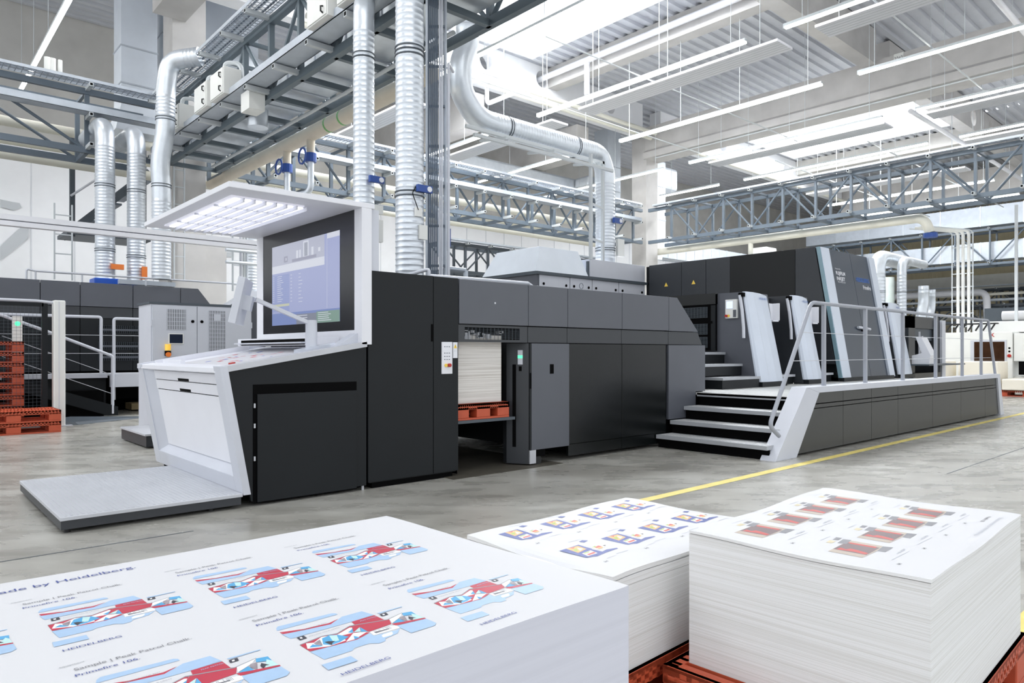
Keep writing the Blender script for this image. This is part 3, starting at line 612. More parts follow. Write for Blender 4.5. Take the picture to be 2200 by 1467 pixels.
part('hood', MB().hexa([(9.85, 10.3, 2.865), (11.42, 10.3, 2.865), (11.42, 12.0, 2.865), (9.85, 12.0, 2.865)], [(10.1, 10.45, 3.4), (11.25, 10.45, 3.4), (11.25, 11.8, 3.4), (10.1, 11.8, 3.4)]), GALVR, hd, bevel=.004)
# ---- feeder at the far end of the platform
fd = thing('feeder_unit', 'dark sheet feeder tower beyond the handrail with small operator desk', 'machine unit', (18.5, 6.4, .67))
ff = MB(); ff.box(17.35, 17.75, 5.95, 8.2, .69, 2.05); ff.box(19.0, 19.25, 5.9, 8.2, .69, 2.0); ff.box(17.35, 19.25, 5.95, 8.2, 1.78, 2.05)
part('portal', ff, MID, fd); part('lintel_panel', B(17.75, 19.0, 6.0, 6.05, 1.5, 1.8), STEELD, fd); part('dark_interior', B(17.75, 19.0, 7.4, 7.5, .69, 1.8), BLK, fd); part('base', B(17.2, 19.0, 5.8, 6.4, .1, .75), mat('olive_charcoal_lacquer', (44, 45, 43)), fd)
part('side_silver_post', B(19.25, 19.5, 5.85, 6.0, .0, 2.0), SILV, fd)
dk_ = part('operator_desk', B(16.95, 19.4, 5.4, 5.95, .93, .96), STEELD, fd)
part('operator_terminal', MB().prism([(5.45, .96), (5.8, .96), (5.8, 1.15), (5.6, 1.2), (5.72, 1.55), (5.6, 1.55), (5.42, 1.16)], 'x', 17.1, 17.45), WHT, dk_, bevel=.005)
part('paper_sheet', B(17.5, 18.3, 5.5, 5.85, .96, .963), PAPER, dk_)
ln = MB(); ln.box(17.5, 18.6, 5.9, 5.93, 1.56, 1.58); ln.box(17.9, 17.94, 5.9, 5.93, 1.05, 1.7); ln.box(18.05, 18.13, 5.9, 5.93, 1.15, 1.6)
part('gauge_stand', ln, SILV, fd)
# ---- dark cabinet behind the access platform beyond the feeder
# ================================================================ PALLETS AND PAPER
DSN1 = [('blue',[(-825,977),(-771,1040),(103,991),(149,950),(158,882),(-814,879),(-849,889)]),('blue',[(-858,703),(-527,667),(-136,599),(59,681),(154,749),(511,751),(577,479),(164,456),(-822,462)]),('red',[(-848,801),(-520,682),(-121,641),(74,710),(-124,580),(-541,639),(-835,696)]),('red',[(164,456),(574,461),(589,193),(655,149),(580,-32),(177,-72),(-18,102),(94,290),(140,294)]),('blue',[(-820,-150),(-115,-211),(144,-129),(142,-254),(513,-294),(609,-238),(456,-407),(206,-457),(174,-531),(53,-544),(-47,-454),(-291,-451),(-356,-508),(-785,-512)]),('white',[(226,-329),(275,-297),(421,-299),(404,-361),(355,-403),(212,-400)]),('white',[(169,-86),(625,-118),(591,-254),(150,-240)]),('dark',[(211,-137),(451,-155),(444,-189),(212,-190)]),('red',[(-825,162),(-448,244),(-227,169),(43,303),(86,288),(-29,69),(160,-101),(-115,-211),(-814,-137)]),('white',[(-732,158),(-637,106),(-460,221),(-239,146),(22,264),(56,247),(-37,54),(-223,72),(-250,-131),(-533,-158),(-802,-33)]),('sky',[(-480,168),(-347,204),(-242,140),(-150,-35),(-344,-128),(-485,-142),(-569,-47)]),('mint',[(-354,189),(-258,137),(-324,-65),(-410,-49)]),('rock',[(-650,93),(-521,152),(-580,-57),(-623,-77),(-650,26)]),('ink',[(-513,23),(-458,14),(-375,-48),(-441,-82),(-485,-154),(-498,-90)]),('sky',[(-767,-14),(-678,63),(-583,-101)]),('white',[(-275,-177),(-40,36),(145,-52),(-143,-186)]),('sky',[(-83,-53),(-44,-172),(-143,-186)]),('mint',[(-19,60),(146,176),(75,20)]),('sky',[(151,171),(153,-51),(75,10)]),('sky',[(-87,112),(44,200),(-38,47)]),('grey',[(-825,174),(-437,255),(-227,195),(60,333),(635,167),(963,262),(955,239),(624,139),(51,306),(-236,168),(-444,228),(-829,150)]),('red',[(580,-32),(1110,-168),(1105,-211),(597,-138)]),('white',[(655,149),(949,240),(836,115),(609,-11)]),('sky',[(949,240),(1100,199),(1088,36),(906,125)]),('mint',[(1048,121),(1088,36),(1100,-159),(937,-118)]),('rock',[(826,124),(916,116),(838,-100),(778,24)]),('ink',[(948,54),(1010,-79),(956,-64),(906,-128),(901,-29)]),('sky',[(604,-30),(777,72),(795,-94)]),('blue',[(603,-152),(1101,-217),(1118,-466),(1044,-537),(610,-537),(596,-258)]),('blue',[(649,508),(1108,500),(1111,471),(673,457)]),('blue',[(-894,-643),(-464,-655),(-464,-853),(-901,-848)]),('ink',[(648,429),(769,435),(754,334),(636,333)]),('white',[(679,402),(719,405),(704,355),(674,357)]),('ink',[(-748,437),(-635,440),(-636,325),(-752,317)]),('white',[(-716,408),(-680,414),(-688,355),(-720,358)])]
DSN2 = [('navy',[(-615,572),(494,663),(467,-23),(422,-114),(472,-529),(797,-450),(1235,-559),(1223,-643),(503,-702),(-123,-800),(-254,-717),(-503,-668),(-534,-571)]),('orange',[(-234,604),(362,567),(291,78),(-308,-67)]),('green',[(-126,376),(61,340),(-164,77),(-250,154)]),('cream',[(165,436),(235,184),(-57,73)]),('fred',[(-91,570),(158,537),(-26,417)]),('cream',[(-265,-213),(271,-147),(191,-549),(-340,-570)]),('fred',[(-236,-400),(213,-352),(168,-493),(-234,-525)]),('green',[(-192,-207),(136,-191),(79,-268),(-209,-299)]),('pale',[(660,573),(991,634),(1037,275),(611,132)]),('cream',[(551,53),(1104,176),(1089,-199),(509,-192)]),('fred',[(663,48),(978,93),(972,-94),(643,-124)]),('green',[(572,72),(821,137),(772,-11)]),('ink',[(1082,1),(1236,-21),(1093,-145)]),('orange',[(696,-77),(1001,-121),(810,-235),(634,-210)]),('navy',[(814,933),(1056,1002),(1205,828),(887,728)]),('lgrey',[(482,1170),(1141,1153),(1118,1132),(455,1134)]),('lgrey',[(655,-1018),(1334,-1023),(1304,-1052),(630,-1049)]),('lgrey',[(-49,-1176),(467,-1151),(449,-1171),(-63,-1198)])]
DSN3 = [('beige',[(-1177,490),(577,571),(657,-400),(-32,-495),(-247,-499),(-1109,-490)]),('brown',[(-824,494),(329,552),(377,-418),(-758,-466)]),('fred',[(-783,416),(-500,407),(-559,216),(-373,151),(-387,-38),(-505,-424),(-715,-409),(-661,-70)]),('fred',[(329,552),(411,-325),(236,-332),(181,405)]),('dark',[(-39,709),(566,782),(650,551),(43,464)]),('dark',[(-32,-495),(624,-412),(739,-680),(-2,-719)]),('dark',[(260,988),(639,1032),(675,864),(307,835)]),('tan',[(-229,986),(128,1017),(136,812),(-213,821)]),('lgrey',[(-90,1234),(662,1242),(617,1213),(-126,1200)]),('lgrey',[(88,-993),(793,-993),(738,-1024),(42,-1029)]),('lgrey',[(-686,-1143),(693,-1143),(667,-1159),(-720,-1167)])]
PCOL = {'blue': (162, 190, 220), 'red': (184, 40, 66), 'white': (246, 246, 248), 'dark': (120, 120, 126), 'sky': (76, 160, 208), 'mint': (186, 222, 220), 'rock': (150, 140, 146), 'ink': (46, 46, 58), 'grey': (140, 144, 150),
        'navy': (56, 74, 146), 'orange': (226, 168, 100), 'green': (150, 176, 70), 'cream': (246, 230, 214), 'fred': (190, 62, 58), 'pale': (228, 228, 232), 'lgrey': (188, 192, 202), 'beige': (176, 162, 148), 'brown': (104, 82, 86), 'tan': (206, 194, 160)}
PN = list(PCOL); PM = [mat('ink_'+k, v, .45, var=.03 if k != 'rock' else .3, scale=(90, 90, 90)) for k, v in PCOL.items()]
PI = {k: i+1 for i, k in enumerate(PN)}
ROT = math.radians(2.4); RX = Vector((math.cos(ROT), math.sin(ROT), 0)); RYV = Vector((-math.sin(ROT), math.cos(ROT), 0))
def make_pallet(loc, rot, label, group, h=.17, lx_=1.2, ly_=.8):
    t = thing('plastic_pallet', label, 'pallet', loc, group); t.rotation_euler = (0, 0, rot)
    o = ORG[t]; ORG[t] = Vector((0, 0, 0))
    X, Y = lx_/2, ly_/2; dm = MB(); n = 26
    dm.box(-X, X, -Y, -Y+.05, h-.03, h); dm.box(-X, X, Y-.05, Y, h-.03, h); dm.box(-X, -X+.03, -Y, Y, h-.03, h); dm.box(X-.03, X, -Y, Y, h-.03, h); dm.box(-X, X, -.04, .04, h-.03, h)
    for i in range(n): x = -X+.03+i*(lx_-.06)/n; dm.box(x, x+.022, -Y, Y, h-.022, h)
    part('deck', dm, RED, t, bevel=.002)
    for s in (-1, 1):
        a0, a1 = (Y-.018, Y) if s > 0 else (-Y, -Y+.018); am_ = B(-X, X, a0, a1, h-.058, h-.045).box(-X, X, a0, a1, h-.012, h)
        for i in range(n+1): x = -X+i*(lx_-.02)/n; am_.box(x, x+.02, a0, a1, h-.06, h-.01)
        part('side_apron', am_, RED, t)
    for x in (-X, X-.018):
        am_ = B(x, x+.018, -Y, Y, h-.058, h-.045).box(x, x+.018, -Y, Y, h-.012, h)
        for i in range(18): y = -Y+i*(ly_-.02)/17; am_.box(x, x+.018, y, y+.02, h-.06, h-.01)
        part('end_apron', am_, RED, t)
    for sy_ in (-Y, -.06, Y-.12):
        part('runner', B(-X, X, sy_, sy_+.12, 0, .02), RED, t, bevel=.003)
        for sx_ in (-X, -.09, X-.16): part('foot_block', B(sx_, sx_+(.18 if sx_ == -.09 else .16), sy_, sy_+.12, .02, h-.03), RED, t, bevel=.006)
    ORG[t] = o; return t
def wave(x, y, lx_, ly_, A):
    dx = min(x, lx_-x); dy = min(y, ly_-y)
    return A*(math.exp(-dy/.026)*math.sin(x/lx_*9.0+.6)+math.exp(-dx/.026)*math.sin(y/ly_*7+1.5))-A*.5*math.exp(-dy/.024)
def pile(name, label, corner, lx_, ly_, z0, z1, A, slabs, edge, group, curl=None, axes=None):
    RX, RYV = axes or (globals()['RX'], globals()['RYV']); c = Vector((*corner, 0)); ctr = c+RX*lx_/2+RYV*ly_/2
    t = thing(name, label, 'paper stack', (ctr.x, ctr.y, z0), group); nx, ny = 44, 32
    zz = [z0]+[z1-s for s in slabs]+[z1]
    for i in range(len(zz)-1):
        lo, hi = zz[i], zz[i+1]; last = i == len(zz)-2; mb = MB(); off = 0 if last else random.uniform(-.004, .004)
        g0 = .0025 if i else 0
        def W(x, y, k):
            return wave(x, y, lx_, ly_, A)*k+(curl(x/lx_, y/ly_)*k if curl else 0)
        vs = []; k0 = 0 if i == 0 else 1
        for j in range(ny+1):
            for q in range(nx+1):
                x, y = q*lx_/nx, j*ly_/ny; p = c+RX*(x+off)+RYV*(y+off*.6); vs.append(Vector((p.x, p.y, hi+W(x, y, 1))))
        fs = [(j*(nx+1)+q, j*(nx+1)+q+1, (j+1)*(nx+1)+q+1, (j+1)*(nx+1)+q) for j in range(ny) for q in range(nx)]
        n0 = len(vs); ring = [(q, 0) for q in range(nx)]+[(nx, j) for j in range(ny)]+[(nx-q, ny) for q in range(nx)]+[(0, ny-j) for j in range(ny)]
        for (q, j) in ring:
            x, y = q*lx_/nx, j*ly_/ny; p = c+RX*(x+off)+RYV*(y+off*.6); vs.append(Vector((p.x, p.y, lo+g0+(W(x, y, k0) if i else 0))))
        m = len(ring); up = [j*(nx+1)+q for q, j in ring]
        side = [(n0+k, n0+(k+1) % m, up[(k+1) % m], up[k]) for k in range(m)]
        mb.add(vs, fs, 0); mb.add(vs, side, 1); mb.add([vs[n0+k] for k in range(m)], [tuple(range(m-1, -1, -1))], 1)
        part('sheet_pile' if i == 0 else 'loose_sheets', mb, [PAPER, edge], t)
    return t
def prints(t, dsn, anchor, steps, z, texts, lift=.0004):
    mb = MB()
    for k, (i, j) in enumerate(steps):
        b = Vector((anchor[0], anchor[1], 0))+RX*i+RYV*j
        for q, (col, poly) in enumerate(dsn):
            zz = z+lift+q*.00001
            mb.add([(b.x+x*1e-4, b.y+y*1e-4, zz) for x, y in poly][::-1], [tuple(range(len(poly)))], PI[col])
        for (txt, dx, dy, size, wd, col, flip) in texts:
            o = b+RX*dx+RYV*dy
            mb.text(txt, (o.x, o.y, z+lift), -RX if flip else RX, -RYV if flip else RYV, size, PI[col], width=wd)
    return mb
z1 = .80
s1 = pile('paper_stack', 'big paper stack in front with blue and red carton prints', (1.006-1.06, .81+1.06*.008), 1.06, .762, .17, z1, .0012, [], EDGES, 'stacks of printed sheets on orange pallets', axes=(Vector((1, -.008, 0)), Vector((-.045, .999, 0))))
st = [(i*.2425, j*.338) for j in (0, 1) for i in (1, 0, -1, -2)]
pr = prints(s1, DSN1, (.532, .943), st, z1, [('HEIDELBERG', -.089, -.1085, .0105, .076, 'navy', 0), ('Sample | Peak Patrol Chalk.', -.092, .1495, .0125, .15, 'dark', 0), ('Primefire 106.', -.096, .1285, .0115, .078, 'navy', 0), ('equipment', -.105, .172, .006, .03, 'grey', 0), ('ALWAYS AT YOUR BEST', -.062, .066, .004, .05, 'grey', 0), ('FOLLOW YOUR LIMITS', -.058, .036, .004, .05, 'grey', 0), ('PEAK PATROL', .028, .034, .005, .03, 'blue', 0), ('||| ||  | ||||', .02, -.0195, .012, .028, 'dark', 0)])
o = Vector((.03, 1.503, 0)); pr.text('A new standard. Printed and made by Heidelberg.', (o.x-.24, o.y-.012, z1+.0004), RX, RYV, .024, PI['navy'], width=.583)
part('top_print', pr, [PAPER]+PM, s1, label='blue and red carton layouts with lettering')
z1 = .50
def curl2(a, b): return -.055*math.exp(-a/.035)*(1-abs(b-.45)*1.6)*0.35 + .0
s2 = pile('paper_stack', 'lower paper stack between the two others with food carton prints', (1.757, 1.478), 1.03, .72, .17, z1, .004, [.05, .018], EDGE, 'stacks of printed sheets on orange pallets', curl2)
st = [(i*.239, j*.325) for j in (0, 1) for i in range(4)]
part('top_print', prints(s2, DSN2, (1.901, 1.742), st, z1+.0002, [('H', -.051, -.146, .017, .017, 'ink', 0)]), [PAPER]+PM, s2, label='navy food carton layouts')
z1 = .615
def curl3(a, b): return 0
s3 = pile('paper_stack', 'tall right hand paper stack with brown and red carton prints', (2.072, .655), 1.10, .73, .17, z1, .004, [.012], EDGE, 'stacks of printed sheets on orange pallets')
st = [(i*.2305, j*.31) for j in (0, 1) for i in range(4)]
pr = prints(s3, DSN3, (2.27, .915), st, z1+.0002, [('Primefire 106.', .075, -.098, .007, .06, 'grey', 1), ('H', -.096, -.136, .016, .015, 'ink', 1)])
pr.text('Primefire 106.', (3.045, .775, z1+.0008), -RX, -RYV, .016, PI['ink'], width=.115); pr.text('Sheets made by Heidelberg.', (3.06, .742, z1+.0008), -RX, -RYV, .02, PI['lgrey'], width=.36)
part('top_print', pr, [PAPER]+PM, s3, label='brown and red carton layouts')
G_ = 'orange pallets under the printed stacks'
p1 = make_pallet((.48, 1.18, 0), ROT, 'orange plastic pallet under the big front stack', G_)
p2 = make_pallet((2.29, 1.885, 0), ROT, 'orange plastic pallet under the lower middle stack', G_)
p3 = make_pallet((2.585, 1.065, 0), ROT, 'orange plastic pallet under the tall right hand stack', G_)
# pile inside the open bay
pb_ = make_pallet((4.635, 6.12, .536), 0, 'orange plastic pallet on the lift inside the press bay', 'orange pallets under the printed stacks', .165, .70, 1.0)
sb = thing('paper_stack', 'tall grey white paper stack inside the press bay', 'paper stack', (4.6, 6.1, .701), 'stacks of printed sheets on orange pallets')
part('sheet_pile', B(4.265, 4.925, 5.68, 6.6, .702, 1.40), streaks('sheet_edges_bay', (196, 190, 184), (226, 222, 218), (1.2, 1.2, 120)), sb)
# ================================================================ OVERHEAD STEEL, TRAYS, DUCTS, LAMPS
STEELM = mat('mid_grey_steel_paint', (96, 108, 116), .5, var=.06)
def truss(label, axis, a0, a1, near, far, z0=6.05, z1=7.45, sgn=-1, pan=1.25, brk=(0, 1, 2), m=STEEL, arm=.5, cat='truss', grp='box trusses carrying cable trays'):
    # box truss along axis; near/far are its two planes on the other axis, arms stick out of the near plane towards sgn
    def V(a, c, z): return (a, c, z) if axis == 'x' else (c, a, z)
    mid = (a0+a1)/2; t = thing('box_truss', label, cat, V(mid, (near+far)/2, z0), grp)
    for c in (near, far):
        for z in (z0, z1): part('chord', MB().bar(V(a0, c, z), V(a1, c, z), .11, .14), m, t)
    n = int((a1-a0)/pan)
    for i in range(n+1):
        a = a0+i*pan
        for c in (near, far): part('upright', MB().bar(V(a, c, z0), V(a, c, z1), .1, .08), m, t)
        part('cross_bar', MB().bar(V(a, near, z0-.02), V(a, far, z0-.02), .09, .1), m, t)
        part('cross_bar', MB().bar(V(a, near, z1+.02), V(a, far, z1+.02), .07, .07), m, t)
        for k in brk:
            z = (z0+.05, (z0+z1)/2+.05, z1+.05)[k]
            b = MB().bar(V(a, near, z), V(a, near+sgn*arm, z), .085, .085, 0)
            e = near+sgn*(arm+.002); b.bar(V(a, near+sgn*arm, z), V(a, e, z), .055, .055, 1)
            part('arm', b, [BRKT, BLK], t)
        if i < n:
            s0, s1 = (z0, z1) if i % 2 else (z1, z0)
            for c in (near, far): part('diagonal', MB().tube([V(a, c, s0), V(a+pan, c, s1)], .038, 8), m, t)
    return t
def tray(label, axis, a0, a1, c0, c1, z, h=.07, mesh=True, grp='cable trays on the trusses', m=GALVD, cables=3):
    def bx(mb, p0, p1, q0, q1, r0, r1): return mb.box(p0, p1, q0, q1, r0, r1) if axis == 'x' else mb.box(q0, q1, p0, p1, r0, r1)
    t = thing('cable_tray', label, 'cable tray', ((a0+a1)/2, (c0+c1)/2, z) if axis == 'x' else ((c0+c1)/2, (a0+a1)/2, z), grp)
    for c in (c0, c1-.012): part('side_rail', bx(MB(), a0, a1, c, c+.012, z, z+h), m, t)
    mb = MB()
    if mesh:
        k = a0
        while k < a1: bx(mb, k, k+.012, c0, c1, z, z+.01); k += .12
        for q in range(1, 6): bx(mb, a0, a1, c0+(c1-c0)*q/6-.005, c0+(c1-c0)*q/6+.005, z, z+.01)
    else: bx(mb, a0, a1, c0, c1, z, z+.008)
    part('tray_bed', mb, m, t)
    for q in range(cables):
        c = c0+(c1-c0)*(q+.7)/(cables+.6); P = [(a0, c, z+.03), (a1, c, z+.03)] if axis == 'x' else [(c, a0, z+.03), (c, a1, z+.03)]
        part('cable', MB().tube(P, .018, 6), CABLE, t)
    return t
tL = truss('left truss running in front of the white wall', 'x', -3.5, 5.2, 19.4, 20.5, sgn=-1, pan=2.4)
tC = truss('centre truss between the twin vertical ducts and the concrete column', 'x', 6.9, 25.0, 19.4, 20.5, sgn=-1)
tB = truss('big overhead truss crossing above the lit console canopy', 'y', 4.2, 19.2, 5.5, 6.68, sgn=-1, brk=(0, 2), m=STEELM)
tR = truss('right truss running from the column towards the right edge', 'y', 0.5, 19.2, 25.25, 26.45, sgn=-1, brk=(0, 2), arm=.3)
tF = truss('far right truss filled with square ducts above the white machine', 'y', 3, 25, 45.6, 46.9, z0=6.1, z1=8.0, sgn=-1, pan=1.7, brk=(0, 2), arm=.3)
for xx_ in (17.6, 27): solo('truss_leg', B(xx_-.08, xx_+.08, 23.9, 24.1, 0, 4.55), STEELD, '%s dark steel leg carrying the small dark truss' % ('left' if xx_ < 20 else 'right'), 'post')
tS = truss('small dark truss low in front of the far white wall', 'x', 17.2, 27.5, 23.6, 24.4, z0=4.6, z1=5.75, sgn=-1, brk=(2,), m=STEELD, arm=.3)
tray('mesh cable tray on top of the left truss', 'x', -3.5, 5.2, 18.9, 19.35, 7.55)
tray('cable channel halfway up the left truss', 'x', -3.5, 5.2, 18.92, 19.3, 6.85, h=.16, mesh=False)
tray('mesh cable tray on top of the centre truss', 'x', 6.9, 24.4, 18.9, 19.35, 7.55)
tray('cable channel halfway up the centre truss', 'x', 6.9, 24.4, 18.92, 19.3, 6.85, h=.14, mesh=False)
tray('mesh cable tray high beside the big overhead truss', 'y', 4.2, 18.9, 5.0, 5.45, 7.55)
tray('cable channel with white boxes along the big overhead truss', 'y', 4.2, 19.0, 5.0, 5.4, 6.16, h=.13, mesh=False)
tray('mesh cable tray on top of the right truss', 'y', 0.5, 18.8, 24.95, 25.2, 7.55)
tray('cable tray on top of the small dark truss', 'x', 17.2, 27.5, 23.3, 23.6, 5.86, cables=1)
# square duct lying inside the big truss
sd_ = thing('square_duct', 'long galvanised duct lying inside the big overhead truss', 'duct', (6.1, 13.7, 6.15), 'galvanised air ducts')
part('duct', B(5.68, 6.5, 4.3, 19.0, 6.16, 6.75), GALV, sd_)
for k in range(13): part('flange', B(5.66, 6.52, 4.9+k*1.1, 4.94+k*1.1, 6.14, 6.77), GALVD, sd_)
tr_ = MB().tube([(6.35, 8.4, 5.965), (6.35, 18.6, 5.965)], .035, 8)
solo('conduit_pipe', tr_, BRKT, 'thin grey pipe slung under the big overhead truss', 'pipe', smooth=True)
# pipes
def pipe(name, label, pts, r, m, rb=.3, cat='pipe', grp=None, n=14): return solo(name, MB().tube(pts, r, n, rb=rb), m, label, cat, grp, smooth=True)
bp = thing('insulated_pipe', 'thick beige pipe slanting beneath the big overhead truss', 'pipe', (7, 14, 5.9), None)
part('pipe', MB().tube([(7.0, 9.85, 5.97), (7.0, 20.6, 5.97)], .155, 18), BEIGE, bp, smooth=True)
for y in (12.9, 13.5): part('tape_ring', MB().tube([(7, y, 5.97), (7, y+.06, 5.97)], .157, 18), mat('green_tape', (120, 180, 110), .5), bp, smooth=True)
for i, (x, y) in enumerate(((7.0, 15.6), (7.0, 14.4))):
    part('branch', MB().tube([(x, y, 5.95), (x, y, 5.55)], .09, 14), BEIGE, bp, smooth=True)
    vv = part('valve', MB().tube([(x, y, 5.55), (x, y, 5.36)], .12, 12), BLUE, bp)
    part('hand_wheel', MB().tube([(x-.2, y+.17*math.cos(k*.5236), 5.46+.17*math.sin(k*.5236)) for k in range(13)], .022, 6), BLUE, vv)
    part('foil_pipe', MB().tube([(x, y, 5.36), (x, y, 4.7), (x-.5, y+1.2, 4.6)], .07, 10, rb=.2), GALV, bp, smooth=True)
b2 = thing('insulated_pipe', 'thick cream pipe slanting beneath the right truss', 'pipe', (26, 12, 5.3))
part('pipe', MB().tube([(26.8, 19.9, 5.86), (26.8, 8.7, 5.86), (26.8, 8.5, 5.3)], .16, 16, rb=.4), CREAM, b2, smooth=True)
part('valve', MB().tube([(26.8, 8.5, 5.3), (26.8, 8.5, 5.15)], .22, 10), BLUE, b2)
part('branch', MB().tube([(26.8, 15.2, 5.8), (26.8, 15.2, 5.2)], .1, 10), CREAM, b2, smooth=True); part('valve', MB().tube([(26.8, 15.2, 5.2), (26.8, 15.2, 4.95)], .2, 10), BLUE, b2)
for y in (10, 13, 16, 19): part('hanger', MB().bar((26.4, y, 6.03), (26.85, y, 6.03), .05, .04), BRKT, b2)
for i, (y, z) in enumerate(((21.4, 6.95), (21.6, 6.55), (21.5, 6.15))):
    pipe('long_pipe', ('uppermost', 'middle', 'lowest')[i]+' of three pale pipes running behind the centre truss', [(-6, y, z), (25.2, y, z)], .13, CREAM, grp='pale pipes behind the trusses')
for i, (y, z) in enumerate(((19.3, 10.75), (19.05, 10.6), (18.8, 10.75))):
    pipe('long_pipe', ('rear', 'lower middle', 'front')[i]+' of three cream pipes under the light-whitened cross beam with holes', [(9, y, z), (25.2, y, z)], .085, CREAM, grp='cream pipes below the cross beam')
for i, (y, z) in enumerate(((19.3, 10.75), (19.0, 10.6))):
    pipe('long_pipe', ('rear', 'front')[i]+' of two cream pipes under the holed beam by the glaring skylight', [(26.6, y, z), (45, y, z)], .09, CREAM, grp='cream pipes below the cross beam')
pipe('sprinkler_pipe', 'white pipe running into a round hole left of the slim roof beam', [(19.0, 20.4, 11.75), (19.0, 10.2, 11.75)], .11, WHT)
pipe('sprinkler_pipe', 'white pipe slanting under the roof towards the deep main beam', [(18.5, 4.8, 9.5), (24.9, 4.8, 9.5)], .07, WHT)
pipe('sprinkler_pipe', 'white pipe crossing the glaring skylight', [(27, 9.2, 9.7), (44, 9.2, 9.7)], .08, WHT)
pipe('down_pipe', 'white drop pipe in front of the light-whitened cross beam', [(19.0, 17.2, 11.75), (19.0, 17.2, 10.5)], .1, WHT, 0)
a_ = ony(1036, 153, 17.0); b_ = ony(1138, 186, 17.0); c__ = onx(1046, 223, b_.x)
pipe('bent_pipe', 'white bent pipe loop above the bent spiral duct', [tuple(a_), tuple(b_), (b_.x, c__.y, b_.z), (b_.x, c__.y, b_.z+.7)], .075, WHT, .2)
pipe('bent_pipe', 'second white pipe above the bent spiral duct, lying parallel to the loop', [tuple(ony(1000, 175, 17.4)), tuple(ony(1098, 178, 17.4))], .07, WHT, .2)
# spiral ducts
def clamp(mb, c, d, r): c = Vector(c); d = Vector(d).normalized(); mb.tube([c-d*.035, c-d*.02], r+.012, 20); mb.tube([c+d*.02, c+d*.035], r+.012, 20)
def sduct(label, pts, r, clamps=(), rb=.45, ridge=.075, loc=None):
    t = thing('spiral_duct', label, 'duct', tuple(loc or pts[-1]), 'galvanised spiral ducts')
    part('duct', MB().tube(pts, r, 24, rb=rb, ridge=ridge, rh=.0045), GALV, t, smooth=True)
    for c, d in clamps:
        k = MB(); clamp(k, c, d, r); part('clamp', k, STEELD, t)
    return t
def blue_box(t, p, s=1.0, lab=None):
    p = Vector(p); a = part('actuator', B(p.x-.11*s, p.x+.11*s, p.y-.05*s, p.y, p.z-.045*s, p.z+.045*s), BLUE, t, bevel=.004); part('dial', MB().disc((p.x+.06*s, p.y-.05*s, p.z), (0, -1, 0), .035*s, t=.01), WHT, a); return a
t1 = sduct('slimmer vertical spiral duct right behind the console canopy', [(5.4, 9.3, 6.45), (4.93, 8.55, 5.95), (4.93, 8.55, 1.95)], .142, [((4.93, 8.55, 5.25), (0, 0, 1)), ((4.93, 8.55, 3.05), (0, 0, 1))], .3)
blue_box(t1, (5.0, 8.36, 3.55)); part('limit_box', B(4.98, 5.12, 8.36, 8.42, 2.72, 3.02), PBOX, t1); part('junction_box', B(5.0, 5.12, 8.36, 8.42, 3.1, 3.22), PBOX, t1)
t2 = sduct('thick vertical spiral duct beside the cable ladder', [(5.03, 7.58, 6.6), (5.03, 7.58, 1.95)], .178, [((5.03, 7.58, 5.05), (0, 0, 1)), ((5.03, 7.58, 5.0), (0, 0, 1)), ((5.03, 7.58, 3.22), (0, 0, 1))])
blue_box(t2, (5.1, 7.38, 3.27)); part('damper_plate', B(5.04, 5.16, 7.37, 7.4, 2.64, 2.82), PBOX, t2); part('junction_box', B(4.98, 5.08, 7.37, 7.4, 2.92, 3.03), PBOX, t2); part('wire', MB().tube([(5.0, 7.39, 3.3), (4.93, 7.37, 3.2), (5.02, 7.37, 3.0)], .006, 5, rb=.03), BLK, t2)
t3 = sduct('spiral duct with big bends going down to the grey cabinets', [(8.5, 10.8, 9.6), (8.5, 10.8, 7.15), (8.32, 10.8, 6.75), (8.32, 10.8, 6.25), (8.75, 10.8, 5.78), (12.35, 10.8, 5.78), (12.56, 10.8, 5.4), (12.56, 10.8, 3.25)], .225, [((9.5, 10.8, 5.78), (1, 0, 0)), ((11.5, 10.8, 5.78), (1, 0, 0)), ((12.56, 10.8, 3.6), (0, 0, 1))], .4)
blue_box(t3, (12.66, 10.55, 4.25), 1.3); part('limit_box', B(12.72, 12.95, 10.55, 10.62, 2.95+.5, 3.25+.6), PBOX, t3)
fr3 = thing('steel_support', 'grey steel channel frame under the bent spiral duct', 'frame', (10, 10.5, 3))
def onY(u, v, y): return tuple(ony(u, v, y))
for p, q in (((8.1, 10.35, 5.42), (12.0, 10.35, 5.42)), ((8.1, 10.1, 5.2), (12.0, 10.1, 5.2))): part('channel', MB().bar(p, q, .06, .06), BRKT, fr3)
for x, y in ((11.3, 10.12), (11.95, 10.35)): part('post', MB().bar((x, y, 3.2 if x < 11.5 else 2.66), (x, y, 5.45), .06, .06), BRKT, fr3)
for z in (3.65, 4.4, 5.3): part('rung', MB().bar((11.3, 10.12, z), (11.95, 10.35, z), .04, .04), BRKT, fr3)
for x in (8.9, 10.2, 11.6): part('cross_channel', MB().bar((x, 10.1, 5.3), (x, 10.9, 5.42), .05, .05), BRKT, fr3)
